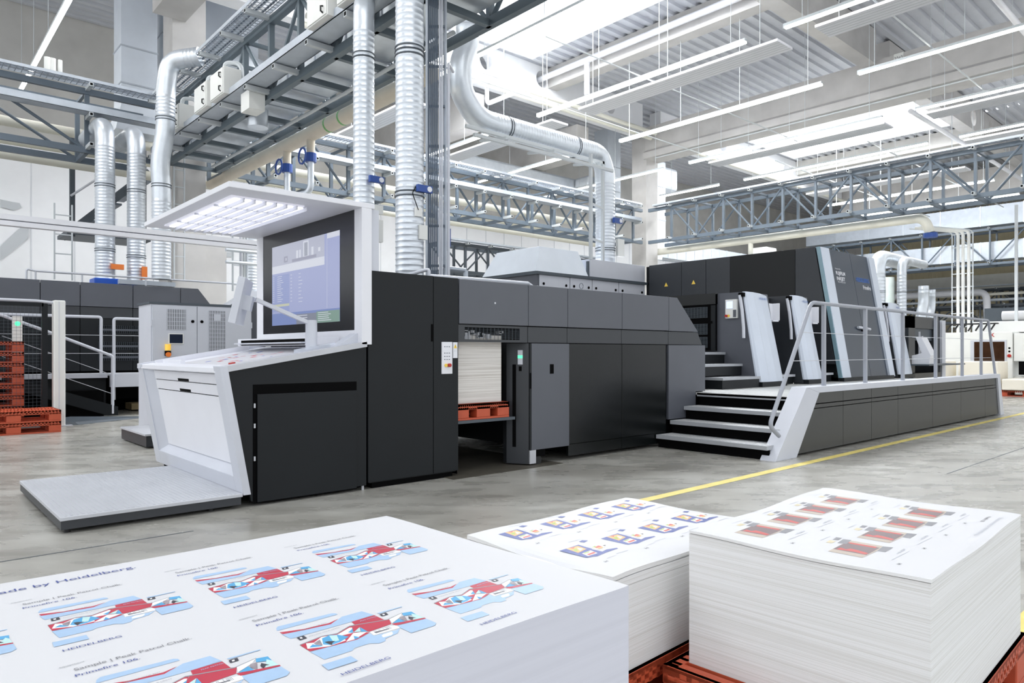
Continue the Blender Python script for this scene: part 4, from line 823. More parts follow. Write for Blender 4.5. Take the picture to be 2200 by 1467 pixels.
# cable ladder riser
cl = thing('cable_ladder', 'vertical cable ladder packed with grey cables beside the thick duct', 'cable ladder', (5.4, 7.7, 2))
LX, LY = 5.33, 7.62; lu = Vector((.74, -.66, 0))
for k in (0, .235): p = Vector((LX, LY, 0))+lu*k; part('ladder_rail', MB().bar((p.x, p.y, 1.95), (p.x, p.y, 6.6), .02, .05), GALVD, cl)
for k in range(9): z = 2.35+k*.52; p = Vector((LX, LY, z)); q = p+lu*.235; part('rung', MB().bar(p, q, .03, .03), STEEL, cl)
for k in range(5): p = Vector((LX, LY, 0))+lu*(.025+k*.027)+Vector((-.02, -.02, 0)); part('cable', MB().tube([(p.x, p.y, 1.95), (p.x, p.y, 6.5)], .0115, 8), CABLE, cl)
for k, r in ((.17, .014), (.2, .014)): p = Vector((LX, LY, 0))+lu*k+Vector((-.03, -.03, 0)); part('conduit', MB().tube([(p.x, p.y, 1.95), (p.x, p.y, 6.5)], r, 8), SILV, cl)
p = Vector((LX, LY, 0))+lu*.28
part('pipe', MB().tube([(p.x, p.y, 1.95), (p.x, p.y, 5.0), (p.x+.3, p.y+.3, 5.05)], .02, 8, rb=.06), SILV, cl)
p = Vector((LX, LY, 0))+lu*.34
hz = thing('foil_pipes', 'pair of foil wrapped pipes with blue valve lever beside the cable ladder', 'pipe', (p.x, p.y+.3, 1.95))
for k in (0, .1): part('pipe', MB().tube([(p.x+.2+k, p.y+.6, 2.55+.0*k), (p.x+.2+k, p.y+.6, 3.1), (p.x+.1, p.y+.62, 3.25)], .032, 10, rb=.08), GALV, hz, smooth=True)
part('drop_leg', MB().tube([(p.x+.6, p.y+.5, 2.38), (p.x+.6, p.y+.5, 1.945)], .034, 10), GALVD, hz, smooth=True)
part('elbow', MB().tube([(p.x+.3, p.y+.6, 2.55), (p.x+.32, p.y+.6, 2.4), (p.x+.6, p.y+.5, 2.38)], .034, 10, rb=.08), GALVD, hz, smooth=True); part('lever', B(p.x+.36, p.x+.375, p.y+.55, p.y+.57, 2.7, 2.95), BLUE, hz)
# left trio of ducts
q1 = sduct('left of the three spiral ducts behind the dark machine', [(3.92, 20.9, 6.58), (3.92, 18.62, 6.58), (3.92, 18.62, 2.6)], .205, [((3.92, 18.62, 5.1), (0, 0, 1)), ((3.92, 18.62, 3.6), (0, 0, 1))], .5)
q1.children[0]
part('orange_drive', B(4.0, 4.26, 18.36, 18.44, 3.15, 3.27), ORNG, q1)
x2, y2 = onz(292, 500, 4).x, 0
c2_ = ony(293, 400, 18.55)
q2 = sduct('middle of the three spiral ducts behind the dark machine', [(c2_.x, 20.9, 6.5), (c2_.x, 18.55, 6.5), (c2_.x, 18.55, 2.6)], .2, [((c2_.x, 18.55, 5.05), (0, 0, 1)), ((c2_.x, 18.55, 3.5), (0, 0, 1))], .5)
part('orange_drive', B(c2_.x+.06, c2_.x+.17, 18.28, 18.35, 2.95, 3.25), ORNG, q2)
D3 = [Vector((0, 0, EYE))+ray(u, v)*15.2 for u, v in ((430, 121), (366, 130), (357, 180), (355, 290), (343, 345), (347, 400), (347, 600))]
q3 = sduct('right of the three spiral ducts, kinked and passing in front of the white boxes', [tuple(p) for p in D3], .19, [(tuple(D3[5]), (0, 0, 1)), (tuple(D3[5]*.45+D3[6]*.55), (0, 0, 1)), (tuple(D3[2]*.3+D3[3]*.7), (0, 0, 1))], .35)
# enclosures on the big truss
for i, (y, s) in enumerate(((16.72, .56), (15.05, .72), (14.1, .72), (9.87, .66), (8.95, .6))):
    t = thing('switch_box', ('lowest white switch box on the big truss, next to the kinked duct', 'second white switch box up the big truss', 'third white switch box up the big truss', 'fourth white switch box up the big truss, left of the slim duct', 'topmost white switch box on the big truss, cut by the upper edge')[i], 'switch box', (4.85, y, 6.2), 'white switch boxes on the big truss')
    part('case', B(4.9, 5.24, y-s/2, y+s/2, 6.18, 6.70), PBOX, t, bevel=.008)
    part('door', B(4.885, 4.9, y-s/2+.02, y+s/2-.02, 6.2, 6.68), PBOX, t, bevel=.004)
    for z in (6.24, 6.5): part('latch', MB().tube([(4.885, y-s/2+.12, z), (4.85, y-s/2+.12, z+.02), (4.85, y-s/2+.12, z+.09), (4.885, y-s/2+.12, z+.1)], .014, 6), RUBB, t)
    part('conduit', MB().tube([(5.05, y, 6.70), (5.05, y, 6.9), (5.3, y-.2, 6.9), (5.3, y-.25, 6.35)], .045, 8, rb=.2), BRKT, t, smooth=True)
mb = B(5.1, 5.4, 13.0, 13.4, 5.75, 6.1); solo('junction_box', mb, PBOX, 'small white box hanging under the big truss', 'switch box')
solo('duct_stub', MB().tube([(5.75, 14.2, 5.8), (5.75, 14.2, 6.16)], .2, 24), GALV, 'short round duct stub under the big overhead truss', 'duct', smooth=True)
# rectangular ducts hanging from the roof
def rduct(label, x0, x1, y0, y1, z0, z1, taper=None, seams=()):
    t = thing('square_duct', label, 'duct', ((x0+x1)/2, (y0+y1)/2, z0), 'galvanised air ducts')
    mb = B(x0, x1, y0, y1, z0, z1)
    if taper: cx, cy = (x0+x1)/2, (y0+y1)/2; tw, td = taper; mb.hexa([(cx-tw, cy-td, z0-.7), (cx+tw, cy-td, z0-.7), (cx+tw, cy+td, z0-.7), (cx-tw, cy+td, z0-.7)], [(x0, y0, z0), (x1, y0, z0), (x1, y1, z0), (x0, y1, z0)])
    part('duct', mb, GALVR, t)
    for z in seams: part('flange', B(x0-.02, x1+.02, y0-.02, y1+.02, z-.02, z+.02), GALVD, t)
    return t
rduct('tall square duct coming down behind the left truss', 4.85, 5.75, 21.2, 22.0, 7.9, 12.1, (.6, .5), (8.5, 9.5, 11.3))
rduct('broad square duct behind the kinked spiral duct at the top', 7.3, 9.0, 22.2, 23.2, 9.6, 12.1, (.5, .4), (10.4,))
rduct('wide dark square duct just right of the tall one at the top left', 6.0, 6.9, 21.4, 22.4, 9.2, 12.1, (.3, .3), (10.3,))
rduct('square duct coming down left of the jointed concrete column', 24.6, 25.5, 21.0, 21.8, 7.9, 11.4, (.35, .3), (8.6, 9.7))
rduct('square duct coming down right of the jointed concrete column', 27.2, 28.4, 20.6, 21.6, 6.4, 10.4, (.45, .4), (7.6, 9.2))
t = thing('square_duct', 'horizontal square duct leaving the one right of the column', 'duct', (29, 21, 8.6), 'galvanised air ducts'); part('duct', B(28.4, 29.6, 20.7, 21.5, 9.2, 10.3), GALVR, t, bevel=.15)
t = thing('square_duct', 'dark square duct high in the far bay above the bent spiral duct', 'duct', (22, 24, 8.6), 'galvanised air ducts'); part('duct', B(17.5, 25, 22.8, 23.8, 8.82, 9.38), GALV, t, bevel=.1); part('duct_branch', B(24.3, 25, 21.9, 22.8, 8.82, 9.38), GALV, t, bevel=.1)
solo('round_duct', MB().tube([(7.6, 20.9, 9.4), (8.0, 21.2, 9.9), (9.6, 22.0, 10.0)], .33, 16, rb=.4), GALV, 'round silver duct bend behind the mesh tray at the top left', 'duct', 'galvanised air ducts', smooth=True)
for k, (z0, z1, lb) in enumerate(((8.25, 9.35, 'upper long square duct above the far right truss'), (6.35, 7.35, 'lower long square duct inside the far right truss'))):
    t = thing('square_duct', lb, 'duct', (46.2, 12, z0), 'galvanised air ducts'); part('duct', B(45.85, 46.7, 3, 22 if k == 0 else 19, z0, z1), GALVD, t)
    for q in range(9): part('flange', B(45.83, 46.72, 4+q*2.0, 4.04+q*2.0, z0-.02, z1+.02), GALV, t)
t = thing('square_duct', 'pale square duct running level behind the press tower top', 'duct', (34, 20, 6.2), 'galvanised air ducts'); part('duct', B(29.5, 45.5, 21.9, 22.8, 6.1, 7.0), GALVD, t)
for q in range(20): part('flange', B(29.6+q*.8, 29.63+q*.8, 21.88, 22.82, 6.08, 7.02), GALV, t)
part('fan_box', B(38.6, 39.8, 20.9, 21.8, 6.2, 7.4), PBOX, t)
sduct('thick pair member of spiral ducts right of the press tower, nearer one', [(34.2, 11.9, 5.2), (31.2, 11.9, 5.25), (31.2, 11.9, 2.0)], .3, [((31.2, 11.9, 3.75), (0, 0, 1))], .6, ridge=.14)
sduct('slim spiral duct right of the press tower, second of the pair', [(34.5, 11.2, 5.1), (31.9, 11.2, 5.1), (31.9, 11.2, 2.0)], .18, [((31.9, 11.2, 3.75), (0, 0, 1))], .5, ridge=.14)
sduct('kinked spiral duct below the far right truss', [(32.6, 10.6, 4.0), (32.6, 10.6, 3.2), (32.3, 10.6, 2.8), (32.3, 10.6, 2.0)], .2, [], .3, ridge=.14)
sduct('slim kinked spiral duct next to the kinked one below the far right truss', [(33.6, 10.6, 3.9), (33.6, 10.6, 3.1), (33.3, 10.6, 2.7), (33.3, 10.6, 2.0)], .14, [], .3, ridge=.14)
# LED strip lights and radiant panels
def lamp(x, y0, y1, label, z=8.67):
    t = thing('strip_light', label, 'ceiling light', (x, (y0+y1)/2, z), 'LED strip lights')
    part('housing', B(x-.05, x+.05, y0, y1, z+.045, z+.11), BRKT, t); part('diffuser', B(x-.045, x+.045, y0, y1, z, z+.045), LAMP, t); part('end_cap', B(x-.05, x+.05, y1, y1+.03, z, z+.11), BRKT, t)
    for k in range(4): y = y0+.4+(y1-y0-.8)*k/3; part('hanger', MB().tube([(x, y, z+.1), (x, y, DZ)], .008, 5), BRKT, t)
ORD = ['first', 'second', 'third', 'fourth', 'fifth', 'sixth', 'seventh', 'eighth', 'ninth', 'tenth', 'eleventh', 'twelfth']
rows = [-1.1, 3.0, 7.15, 11.25, 15.55, 19.6, 23.85, 27.95, 31.95, 36.1, 40.2]
for i, x in enumerate(rows):
    for (a, b, nm) in ((.9, 7.95, 'near'), (8.95, 16.15, 'middle'), (17.4, 24.6, 'far')):
        if 6 < x < 8 and nm != 'near' or x > 30 and nm == 'far': continue
        lamp(x, a, b, 'white LED strip light, %s length of the %s row counted from the left' % (nm, ORD[i]))
def radiant(x, y0, y1, label, wd=.75, z=8.6):
    t = thing('radiant_panel', label, 'ceiling panel', (x+wd/2, (y0+y1)/2, z), 'white radiant ceiling panels')
    part('panel', B(x, x+wd, y0, y1, z, z+.06), WHT, t)
    g = MB()
    for k in range(1, 6): g.box(x+wd*k/6-.006, x+wd*k/6+.006, y0, y1, z-.004, z)
    part('panel_groove', g, BRKT, t)
    for k in range(3): y = y0+.5+(y1-y0-1)*k/2; part('hanger', MB().tube([(x+.1, y, z), (x+.1, y, DZ)], .008, 5), BRKT, t)
radiant(15.85, 8.3, 14.7, 'white ribbed radiant panel right beside the long bright strip light in the centre')
radiant(15.95, 15.95, 22.5, 'white ribbed radiant panel behind the bent spiral duct')
radiant(15.85, .9, 7.4, 'white ribbed radiant panel at the upper right edge')
radiant(24.15, 1.5, 7.8, 'white ribbed radiant panel under the deep main beam at the right')
radiant(11.55, 17.5, 24.5, 'white ribbed radiant panel in the far bay left of the cable ladder')
radiant(28.25, 2, 7.9, 'white ribbed radiant panel at the right edge above the right truss')
radiant(24.15, 9, 15.5, 'white ribbed radiant panel left of the glaring skylight')
radiant(32.3, 9, 15.5, 'white ribbed radiant panel below the glaring skylight')
# thin bracing rods below the roof
for k, y in enumerate((6.2, 12.2, 15.4)):
    pipe('support_rod', ('nearest', 'middle', 'farthest')[k]+' of the thin white rods carrying the ceiling panels', [(12, y, 8.85), (25.2, y, 8.85)], .02, BRKT, 0, 'rod', 'thin rods under the roof', 6)
for k, y in enumerate((5.5, 10.5, 14)):
    pipe('support_rod', ('nearest', 'middle', 'farthest')[k]+' of the thin white rods below the glaring skylight', [(26.6, y, 8.85), (44, y, 8.85)], .025, BRKT, 0, 'rod', 'thin rods under the roof', 6)
pipe('conduit_pipe', 'thin conduit running under the lower edge of the deep main beam', [(25.5, -.5, 9.795), (25.5, 19, 9.795)], .03, BRKT, 0, 'pipe', None, 8)
# ================================================================ BACKGROUND LEFT
bm2 = thing('rear_press', 'dark second press with slate grey upper panels far left behind the fence', 'machine', (1, 17.5, 0))
xx = [-4.5, -2.0, .4, 1.55, 2.35, 3.03, 4.0, 4.95]
for a, b in zip(xx, xx[1:]):
    part('upper_panel', B(a+.006, b-.006, 16.5, 16.55, 2.16, 2.645), GREY, bm2, bevel=.004); part('band_panel', B(a+.006, b-.006, 16.52, 16.57, 1.93, 2.15), MID, bm2); part('lower_panel', B(a+.006, b-.006, 16.52, 16.57, .84, 1.92), DARK, bm2)
part('end_panel', MB().prism([(4.956, 2.16), (5.7, 2.16), (5.32, 2.645), (4.956, 2.645)], 'y', 16.5, 16.55), GREY, bm2)
part('core', B(-4.4, 5.2, 16.6, 19.0, .3, 2.6), BLK, bm2); part('base', B(-4.4, 5.2, 16.7, 18.9, 0, .3), BLK, bm2)
gg = MB()
for z0 in (1.62, 1.28, 1.05):
    gg.box(3.35, 4.5, 16.505, 16.52, z0, z0+.16, m=1)
    for k in range(30): gg.box(3.35+k*.039, 3.355+k*.039, 16.5, 16.506, z0, z0+.16)
    for k in range(6): gg.box(3.35, 4.5, 16.5, 16.506, z0+k*.03, z0+k*.03+.004)
    gg.box(3.4, 4.1, 16.502, 16.507, z0+.05, z0+.09, m=2)
part('vent_grille', gg, [STEELD, BLK, GREY], bm2)
part('top_rail', MB().tube([(2.15, 16.7, 2.64), (2.15, 16.7, 2.86), (2.3, 16.7, 2.83), (6.5, 16.7, 2.83)], .02, 8, rb=.05), SILV, bm2, smooth=True)
for x in (2.3, 3.1, 4.3): part('rail_post', MB().tube([(x, 16.7, 2.64), (x, 16.7, 2.83)], .016, 8), SILV, bm2)
solo('blue_bin', B(3.5, 4.35, 17.6, 18.1, 2.62, 2.86), mat('blue_plastic', (24, 84, 190), .4, var=.05), 'blue plastic tub on top of the rear press', 'tub', bevel=.02)
solo('duct_cover', B(3.9, 5.05, 17.2, 17.35, 2.72, 2.82), GALVD, 'flat grey rail lying along the top of the rear press', 'rail')
solo('machine_cover', MB().prism([(5.45, 2.0), (6.6, 2.0), (6.4, 2.12), (5.8, 2.14)], 'y', 15.6, 16.6), STEELD, 'low dark sloped cover right of the rear press', 'cover')
solo('chute', MB().prism([(5.9, 2.1), (7.0, 2.1), (7.4, 2.75), (6.9, 2.75)], 'y', 17.4, 18.0), SILV, 'pale slanted metal chute at the foot of the left concrete column', 'chute')
# its gallery with railing and stairs
gl = thing('rear_gallery', 'silver edged gallery with railing and stair of the rear press', 'platform', (3, 15.8, 0))
part('deck', B(-3, 5.2, 15.5, 16.5, .77, .80), ALU, gl); part('deck_edge', B(-3, 3.3, 15.46, 15.5, .73, .81), SILV, gl); part('deck_edge', B(3.34, 5.2, 15.3, 15.5, .55, .80), SILV, gl); part('skirt', B(-3, 3.3, 15.6, 15.64, 0, .73), DARK, gl); part('skirt', B(3.4, 5.2, 16.0, 16.05, .28, .76), BLK, gl)
part('railing', MB().tube([(.6, 15.42, .8), (.6, 15.42, 1.9), (3.18, 15.42, 1.9), (3.18, 15.42, .8)], .028, 10, rb=.05), SILV, gl, smooth=True)
part('railing', MB().tube([(3.40, 15.42, .3), (3.40, 15.42, 1.88), (5.2, 15.42, 1.88)], .028, 10, rb=.05), SILV, gl, smooth=True)
for z in (1.2, 1.55): part('railing_wire', MB().tube([(.6, 15.42, z), (5.1, 15.42, z)], .006, 5), ALU, gl)
part('stair_rail', MB().tube([(1.4, 15.2, 1.95), (2.2, 15.2, 1.63), (3.33, 15.2, 1.15), (3.33, 15.2, .05)], .028, 10, rb=.04), SILV, gl, smooth=True)
for z in (.36, .72): part('railing_wire', MB().tube([(1.6, 15.2, 1.87-z), (3.32, 15.2, 1.15-z)], .006, 5), ALU, gl)
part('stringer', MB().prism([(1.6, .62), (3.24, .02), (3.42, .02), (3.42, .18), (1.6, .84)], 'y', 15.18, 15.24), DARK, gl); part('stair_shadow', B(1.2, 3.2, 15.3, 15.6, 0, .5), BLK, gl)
rp = MB().add([(1.4, 13.9, .002), (2.5, 13.75, .002), (4.0, 14.6, .004), (2.6, 15.0, .004), (1.4, 13.9, .05), (2.45, 13.8, .05), (3.9, 14.6, .006), (2.6, 15.0, .05)], [(3, 2, 1, 0), (4, 5, 6, 7), (0, 1, 5, 4), (1, 2, 6, 5), (2, 3, 7, 6), (3, 0, 4, 7)])
solo('ramp_plate', rp, STEELD, 'dark ramp plate on the floor behind the fence post', 'ramp')
solo('wooden_pallet', B(3.9, 5.0, 16.2, 16.8, .03, .16), mat('raw_wood', (170, 150, 110), .7, var=.12), 'wooden pallet in the dark opening under the rear press', 'pallet')
# fence
fe = thing('mesh_fence', 'black wire mesh safety fence with thick white corner post', 'fence', (1, 13.8, 0))
part('corner_post', B(2.13, 2.3, 13.66, 13.84, 0, 2.08), PBOX, fe, bevel=.02); part('post_groove', B(2.2, 2.21, 13.655, 13.66, 0, 2.06), SILV, fe)
part('base_plate', B(2.08, 2.4, 13.62, 13.9, 0, .012), ALU, fe)
wm = MB(); x = -1.5
while x < 2.05: wm.box(x, x+.0032, 13.75, 13.753, .3, 2.0); x += .055
z = .3
while z < 2.0: wm.box(-1.5, 2.05, 13.746, 13.75, z, z+.0032); z += .055
part('wire_mesh', wm, STEELD, fe)
ff = MB(); ff.box(1.98, 2.06, 13.73, 13.78, .15, 2.02); ff.box(-1.5, 2.0, 13.73, 13.78, 1.97, 2.03); part('panel_frame', ff, DARK, fe)
part('top_tube', MB().tube([(-1.5, 13.72, 2.06), (1.9, 13.72, 2.06), (2.13, 13.72, 2.04)], .022, 8), SILV, fe, smooth=True)
sgl = thing('sensor_column', 'white sensor column with small green light behind the wire mesh', 'sensor', (1.75, 14.3, 0)); part('column', B(1.72, 1.86, 14.9, 15.0, 0, 1.85), PBOX, sgl); part('green_lamp', MB().disc((1.79, 14.9, 1.72), (0, -1, 0), .04), GREENL, sgl)
for k, x in enumerate((-.1, .55, 1.1)):
    solo('paper_reel', MB().tube([(x, 15.0, .4), (x, 15.0, 1.62)], .24, 20), mat('reel_paper', (206, 206, 214), .5), ('leftmost', 'middle', 'rightmost')[k]+' pale upright roll seen through the wire mesh', 'roll', 'pale rolls behind the mesh fence', smooth=True)
# orange pallets at the fence
G_ = 'orange pallets by the fence'
a = make_pallet((1.48, 13.1, 0), 0, 'bottom orange plastic pallet lying in front of the mesh fence', G_)
b = copy_of(a, (1.48, 13.1, .1702), 'upper orange plastic pallet lying in front of the mesh fence')
base = copy_of(a, (1.16, 14.32, 0), 'lowest orange pallet of the stack behind the mesh fence'); base['group'] = G_
NM = ['second', 'third', 'fourth', 'fifth', 'sixth', 'seventh', 'topmost']
for k in range(7):
    c = copy_of(base, (1.16, 14.32, .1755*(k+1)), '%s orange pallet %s of the stack behind the mesh fence' % (NM[k], 'from the floor' if k < 6 else 'at the head'))
    if k in (3, 4, 6):
        o = thing('pallet_tag', 'white paper tag on the %s pallet of the fenced stack' % NM[k], 'tag', (.98, 13.91, .1755*(k+1)), 'paper tags on the pallet stack'); part('tag', B(.93, 1.09, 13.912, 13.918, .1755*(k+1)+.12, .1755*(k+1)+.16), PAPER, o)
# electrical cabinets behind the console
ec = thing('electrical_cabinet', 'silver double door electrical cabinet behind the console', 'cabinet', (3.6, 11.4, 0))
part('body', B(2.90, 4.36, 11.02, 11.65, .1, 1.92), SILV, ec, bevel=.004); part('plinth', B(2.95, 4.3, 11.05, 11.6, 0, .1), DARK, ec); part('roof', B(2.88, 4.38, 11.0, 11.67, 1.92, 1.95), STEELD, ec)
for i, (a, b) in enumerate(((2.92, 3.53), (3.54, 4.345))):
    dd = part('door', B(a, b, 11.0, 11.02, .12, 1.905), SILV, ec, bevel=.003)
    part('latch', MB().disc((b-.06 if i == 0 else a+.06, 11.0, 1.68), (0, -1, 0), .022, t=.012), BLK, dd)
    v = MB(); x0, x1, z0, z1 = ((3.11, 3.37, 1.55, 1.85), (3.70, 3.94, 1.15, 1.85))[i]
    v.box(x0, x1, 10.996, 10.999, z0, z1, m=0)
    k = x0
    while k < x1: v.box(k, k+.014, 10.993, 10.996, z0, z1, m=1); k += .024
    k = z0
    while k < z1: v.box(x0, x1, 10.991, 10.993, k, k+.006, m=1); k += .06
    part('vent_grille', v, [MID, SILV], dd)
    if i == 0: part('screen_frame', B(3.13, 3.34, 10.985, 11.0, 1.34, 1.50), PBOX, dd, bevel=.004); part('screen', B(3.145, 3.325, 10.982, 10.985, 1.355, 1.485), mat('dark_screen', (34, 42, 60), .2, var=.05), dd); part('stop_collar', B(3.08, 3.16, 10.97, 11.0, 1.17, 1.24), BLK, dd); part('emergency_stop', MB().disc((3.12, 10.97, 1.19), (0, -1, 0), .035, t=.03), ORNG, dd)
    else: part('filter_plate', B(3.77, 3.88, 10.985, 10.99, 1.70, 1.80), SILV, dd)
    for z in (.3, 1.6): part('hinge', B((a-.015) if i == 0 else b-.005, a+.005 if i == 0 else b+.015, 10.99, 11.01, z, z+.09), SILV, dd)
part('signal_lamp', MB().tube([(3.12, 10.98, 1.25), (3.12, 10.98, 1.34)], .04, 16), mat('amber_lamp', (246, 196, 80), .3, var=0, emit=.3), ec)
solo('machine_cover', B(4.36, 4.62, 11.1, 11.9, 0, 2.02), GREY, 'narrow slate grey cabinet between electrical cabinet and screen', 'cabinet')
fp2 = thing('foot_platform', 'small ribbed foot platform on the floor left of the console', 'platform', (2.7, 9.8, 0)); part('tread_plate', B(2.5, 3.5, 9.75, 11.0, .16, .185), ALU, fp2, bevel=.003); part('skirt', B(2.52, 3.5, 9.77, 11.0, .02, .16), MID, fp2)
# white rail, ladder and wall marks at the back left
wl = thing('busbar_rail', 'long white busbar rail crossing in front of the three ducts', 'rail', (2, 14, 3.6)); part('rail', B(-3, 7.5, 14.6, 14.75, 3.47, 3.56), WHT, wl); part('rail', B(-3, 7.5, 14.6, 14.75, 3.37, 3.45), WHT, wl)
def ladder(label, u, v0, v1, y, w_=.35, hor=None):
    a = ony(u, v1, y); b = ony(u, v0, y); t = thing('wall_ladder', label, 'ladder', tuple(a), None)
    for s in (0, w_): part('rail', MB().bar((a.x+s, y, a.z), (a.x+s, y, b.z), .03, .05), BRKT, t)
    k = a.z+.15
    while k < b.z: part('rung', MB().bar((a.x, y, k), (a.x+w_, y, k), .025, .025), BRKT, t); k += .45
    return t
ladder('thin grey ladder on the white wall left of the three ducts', 117, 436, 600, 19.2)
ladder('cable ladder on the concrete column behind the canopy', 374, 260, 600, 19.45, .25)
ladder('steel ladder with pipes left of the console screen', 500, 505, 625, 16.5, .3)
fg = thing('pipe_group', 'grey pipes with clamps and a small blue valve behind the touch monitor', 'pipe', (6, 16.4, 2))
for k in range(3): p = ony(517+k*7, 640, 16.2); part('pipe', MB().tube([(p.x, 16.2, 1.9), (p.x, 16.2, 3.9)], .03, 8), (SILV, BRKT, GALV)[k], fg, smooth=True)
for v in (536, 562): p = ony(485, v, 16.1); part('pipe', MB().tube([(p.x, 16.1, p.z), (p.x+.9, 16.1, p.z)], .04, 8), GALV, fg, smooth=True)
sduct('short spiral duct seen between canopy and touch monitor', [(6.95, 17.6, 4.9), (6.95, 17.6, 0)], .16)
st_ = MB(); p = ony(390, 300, 26.97)
def mark(label, pix, cl=(196, 200, 204)):
    pts = [ony(u, v, 26.96) for u, v in pix]; mb = MB().add([(p.x, 26.955, p.z) for p in pts]+[(p.x, 26.965, p.z) for p in pts], [tuple(range(len(pts)))]); return solo('wall_graphic', mb, mat('grey_wall_paint', cl, .6, var=.03), label, 'wall graphic', 'grey graphics painted on the white wall')
mark('large pale grey slanted stroke painted on the left white wall', [(0, 560), (60, 512), (64, 470), (0, 530)])
mark('grey green bar with round end painted on the left white wall', [(0, 428), (0, 444), (30, 452), (46, 445), (42, 436), (28, 434)], (150, 156, 150))
mark('grey rounded mark painted on the wall by the left column', [(463, 546), (466, 541), (482, 540), (470, 552), (464, 551)], (140, 142, 142))
mark('grey square mark painted on the wall by the left column', [(487, 542), (502, 541), (502, 552), (487, 552)], (140, 142, 142))
# stair tower in front of the wall behind the ducts
stw = thing('steel_stair', 'grey steel stair tower behind the three spiral ducts', 'stair', (5, 21, 0))
for k in range(7):
    z = 4.6+k*.28; part('stair_step', B(4.0+k*.28, 4.35+k*.28, 22.6, 23.6, z, z+.05), STEEL, stw)
for y in (22.5, 23.7): part('stringer', MB().bar((3.9, y, 4.5), (5.9, y, 6.5), .06, .2), STEELD, stw)
for x in (3.95, 5.75): part('post', B(x-.06, x+.06, 22.5, 22.62, 4.4, 7.2), STEELD, stw)
part('landing', B(3.8, 5.9, 22.4, 23.8, 4.45, 4.55), STEELD, stw); part('handrail', MB().tube([(3.9, 22.45, 5.5), (5.8, 22.45, 7.2)], .03, 8), SILV, stw)
# ================================================================ BACKGROUND RIGHT
wmx = 25.5
wmach = thing('white_machine', 'white enclosed machine with dark tinted window beyond the handrail', 'machine', (27, 7, 0))
part('housing', B(wmx, 30, 5.85, 8.5, .35, 1.85), PBOX, wmach, bevel=.02); part('upper_housing', B(wmx+.8, 30, 4.9, 7.1, 1.85, 2.2), PBOX, wmach, bevel=.02); part('side_wing', B(wmx+.05, 30, 5.3, 5.84, .95, 1.8), PBOX, wmach, bevel=.02); part('base', B(wmx+.1, 30, 4.9, 8.4, 0, .5), PBOX, wmach)
part('window', B(wmx-.02, wmx, 6.05, 6.85, .95, 1.55), GLASSD, wmach); part('window_frame', B(wmx-.015, wmx, 6.0, 6.95, .92, 1.6), SILV, wmach)
part('side_window', B(wmx+.03, wmx+.05, 5.4, 5.55, 1.3, 1.62), STEELD, wmach); part('dark_opening', B(wmx+.02, wmx+.05, 5.0, 5.7, .55, .95), BLK, wmach)
part('lettering', MB().text('K', (wmx-.005, 6.42, 1.70), (0, -1, 0), (0, 0, 1), .16, bold=.004), ESTOP, wmach)
for z in (1.35, 1.25): part('button', MB().disc((wmx, 5.93, z), (-1, 0, 0), .03), BLK, wmach)
part('emergency_stop', MB().disc((wmx, 5.93, 1.12), (-1, 0, 0), .05, t=.03), ESTOP, wmach)
part('louvre', B(30, 30.1, 4.6, 5.2, .9, 1.9), STEELD, wmach)
lk = MB()
for k in range(8): lk.bar((wmx+.3, 7.9-k*.2, 1.9), (wmx+.3, 7.78-k*.2, 2.1), .04, .04)
lk.box(wmx+.2, wmx+.4, 6.3, 8.0, 2.1, 2.14); part('cable_chain', lk, RUBB, wmach)
rl = thing('film_reel', 'white film roll in a dark holder above the white machine', 'roll', (30, 7, 2.4)); part('roll', MB().tube([(30.5, 6.3, 2.55), (30.5, 7.3, 2.55)], .17, 18), PAPER, rl, smooth=True); part('holder', B(30.6, 30.8, 6.2, 7.9, 2.2, 2.85), STEELD, rl)
dkm = thing('dark_machine', 'dark machine block behind the handrail, left of the white machine', 'machine', (30, 12, 0)); part('housing', B(30, 34, 9.2, 12.4, 1.15, 2.0), MID, dkm); part('lower', B(30, 34, 9.2, 12.4, 0, 1.15), DARK, dkm); part('rail', MB().tube([(29.9, 9, 1.25), (29.9, 11.4, 1.25)], .03, 8), SILV, dkm); part('rail_post', MB().tube([(29.9, 9.6, .4), (29.9, 9.6, 1.25)], .03, 8), SILV, dkm)
def wrapped(label, x, y0, y1, z0, z1, dx=1.0, rnd=.03): return solo('wrapped_stack', B(x, x+dx, y0, y1, z0, z1), mat('cream_board', (236, 230, 216), .6, var=.05, scale=(2, 2, 2)), label, 'paper stack', 'pale stacks on the floor beyond the platform', bevel=rnd)
wrapped('tall pale stack nearest to the feeder beyond the handrail', 24.5, 8.6, 9.4, .15, 1.2)
wrapped('film wrapped white stack in the middle beyond the handrail', 23.0, 6.9, 8.0, .15, .98, rnd=.06)
wrapped('cream stack in front of the white machine', 23.6, 5.75, 6.75, .15, .96)
wrapped('low cream stack at the right edge before the white machine', 24.0, 4.2, 5.2, .4, .82)
w5 = wrapped('clean white block on an orange pallet at the right edge', 23.3, 4.55, 5.6, .172, .48)
w6 = wrapped('white block on an orange pallet cut by the right edge', 24.6, 3.4, 4.35, .172, .56)
for k, (x, y, lb) in enumerate(((23.8, 5.05, 'orange pallet under the clean white block at the right edge'), (25.1, 3.9, 'orange pallet cut by the right edge under a white block'))): c = copy_of(a, (x, y, 0), lb) if False else make_pallet((x, y, 0), math.pi/2, lb, 'orange pallets under the right hand blocks')
for x, y, lb in ((24.9, 9.0, 'pallet under the tall pale stack'), (23.5, 7.45, 'pallet under the film wrapped stack'), (24.1, 6.25, 'pallet under the cream stack')): solo('wooden_pallet', B(x-.5, x+.6, y-.5, y+.5, 0, .15), mat('raw_wood', (170, 150, 110), .7), 'wooden '+lb+' beyond the platform', 'pallet')
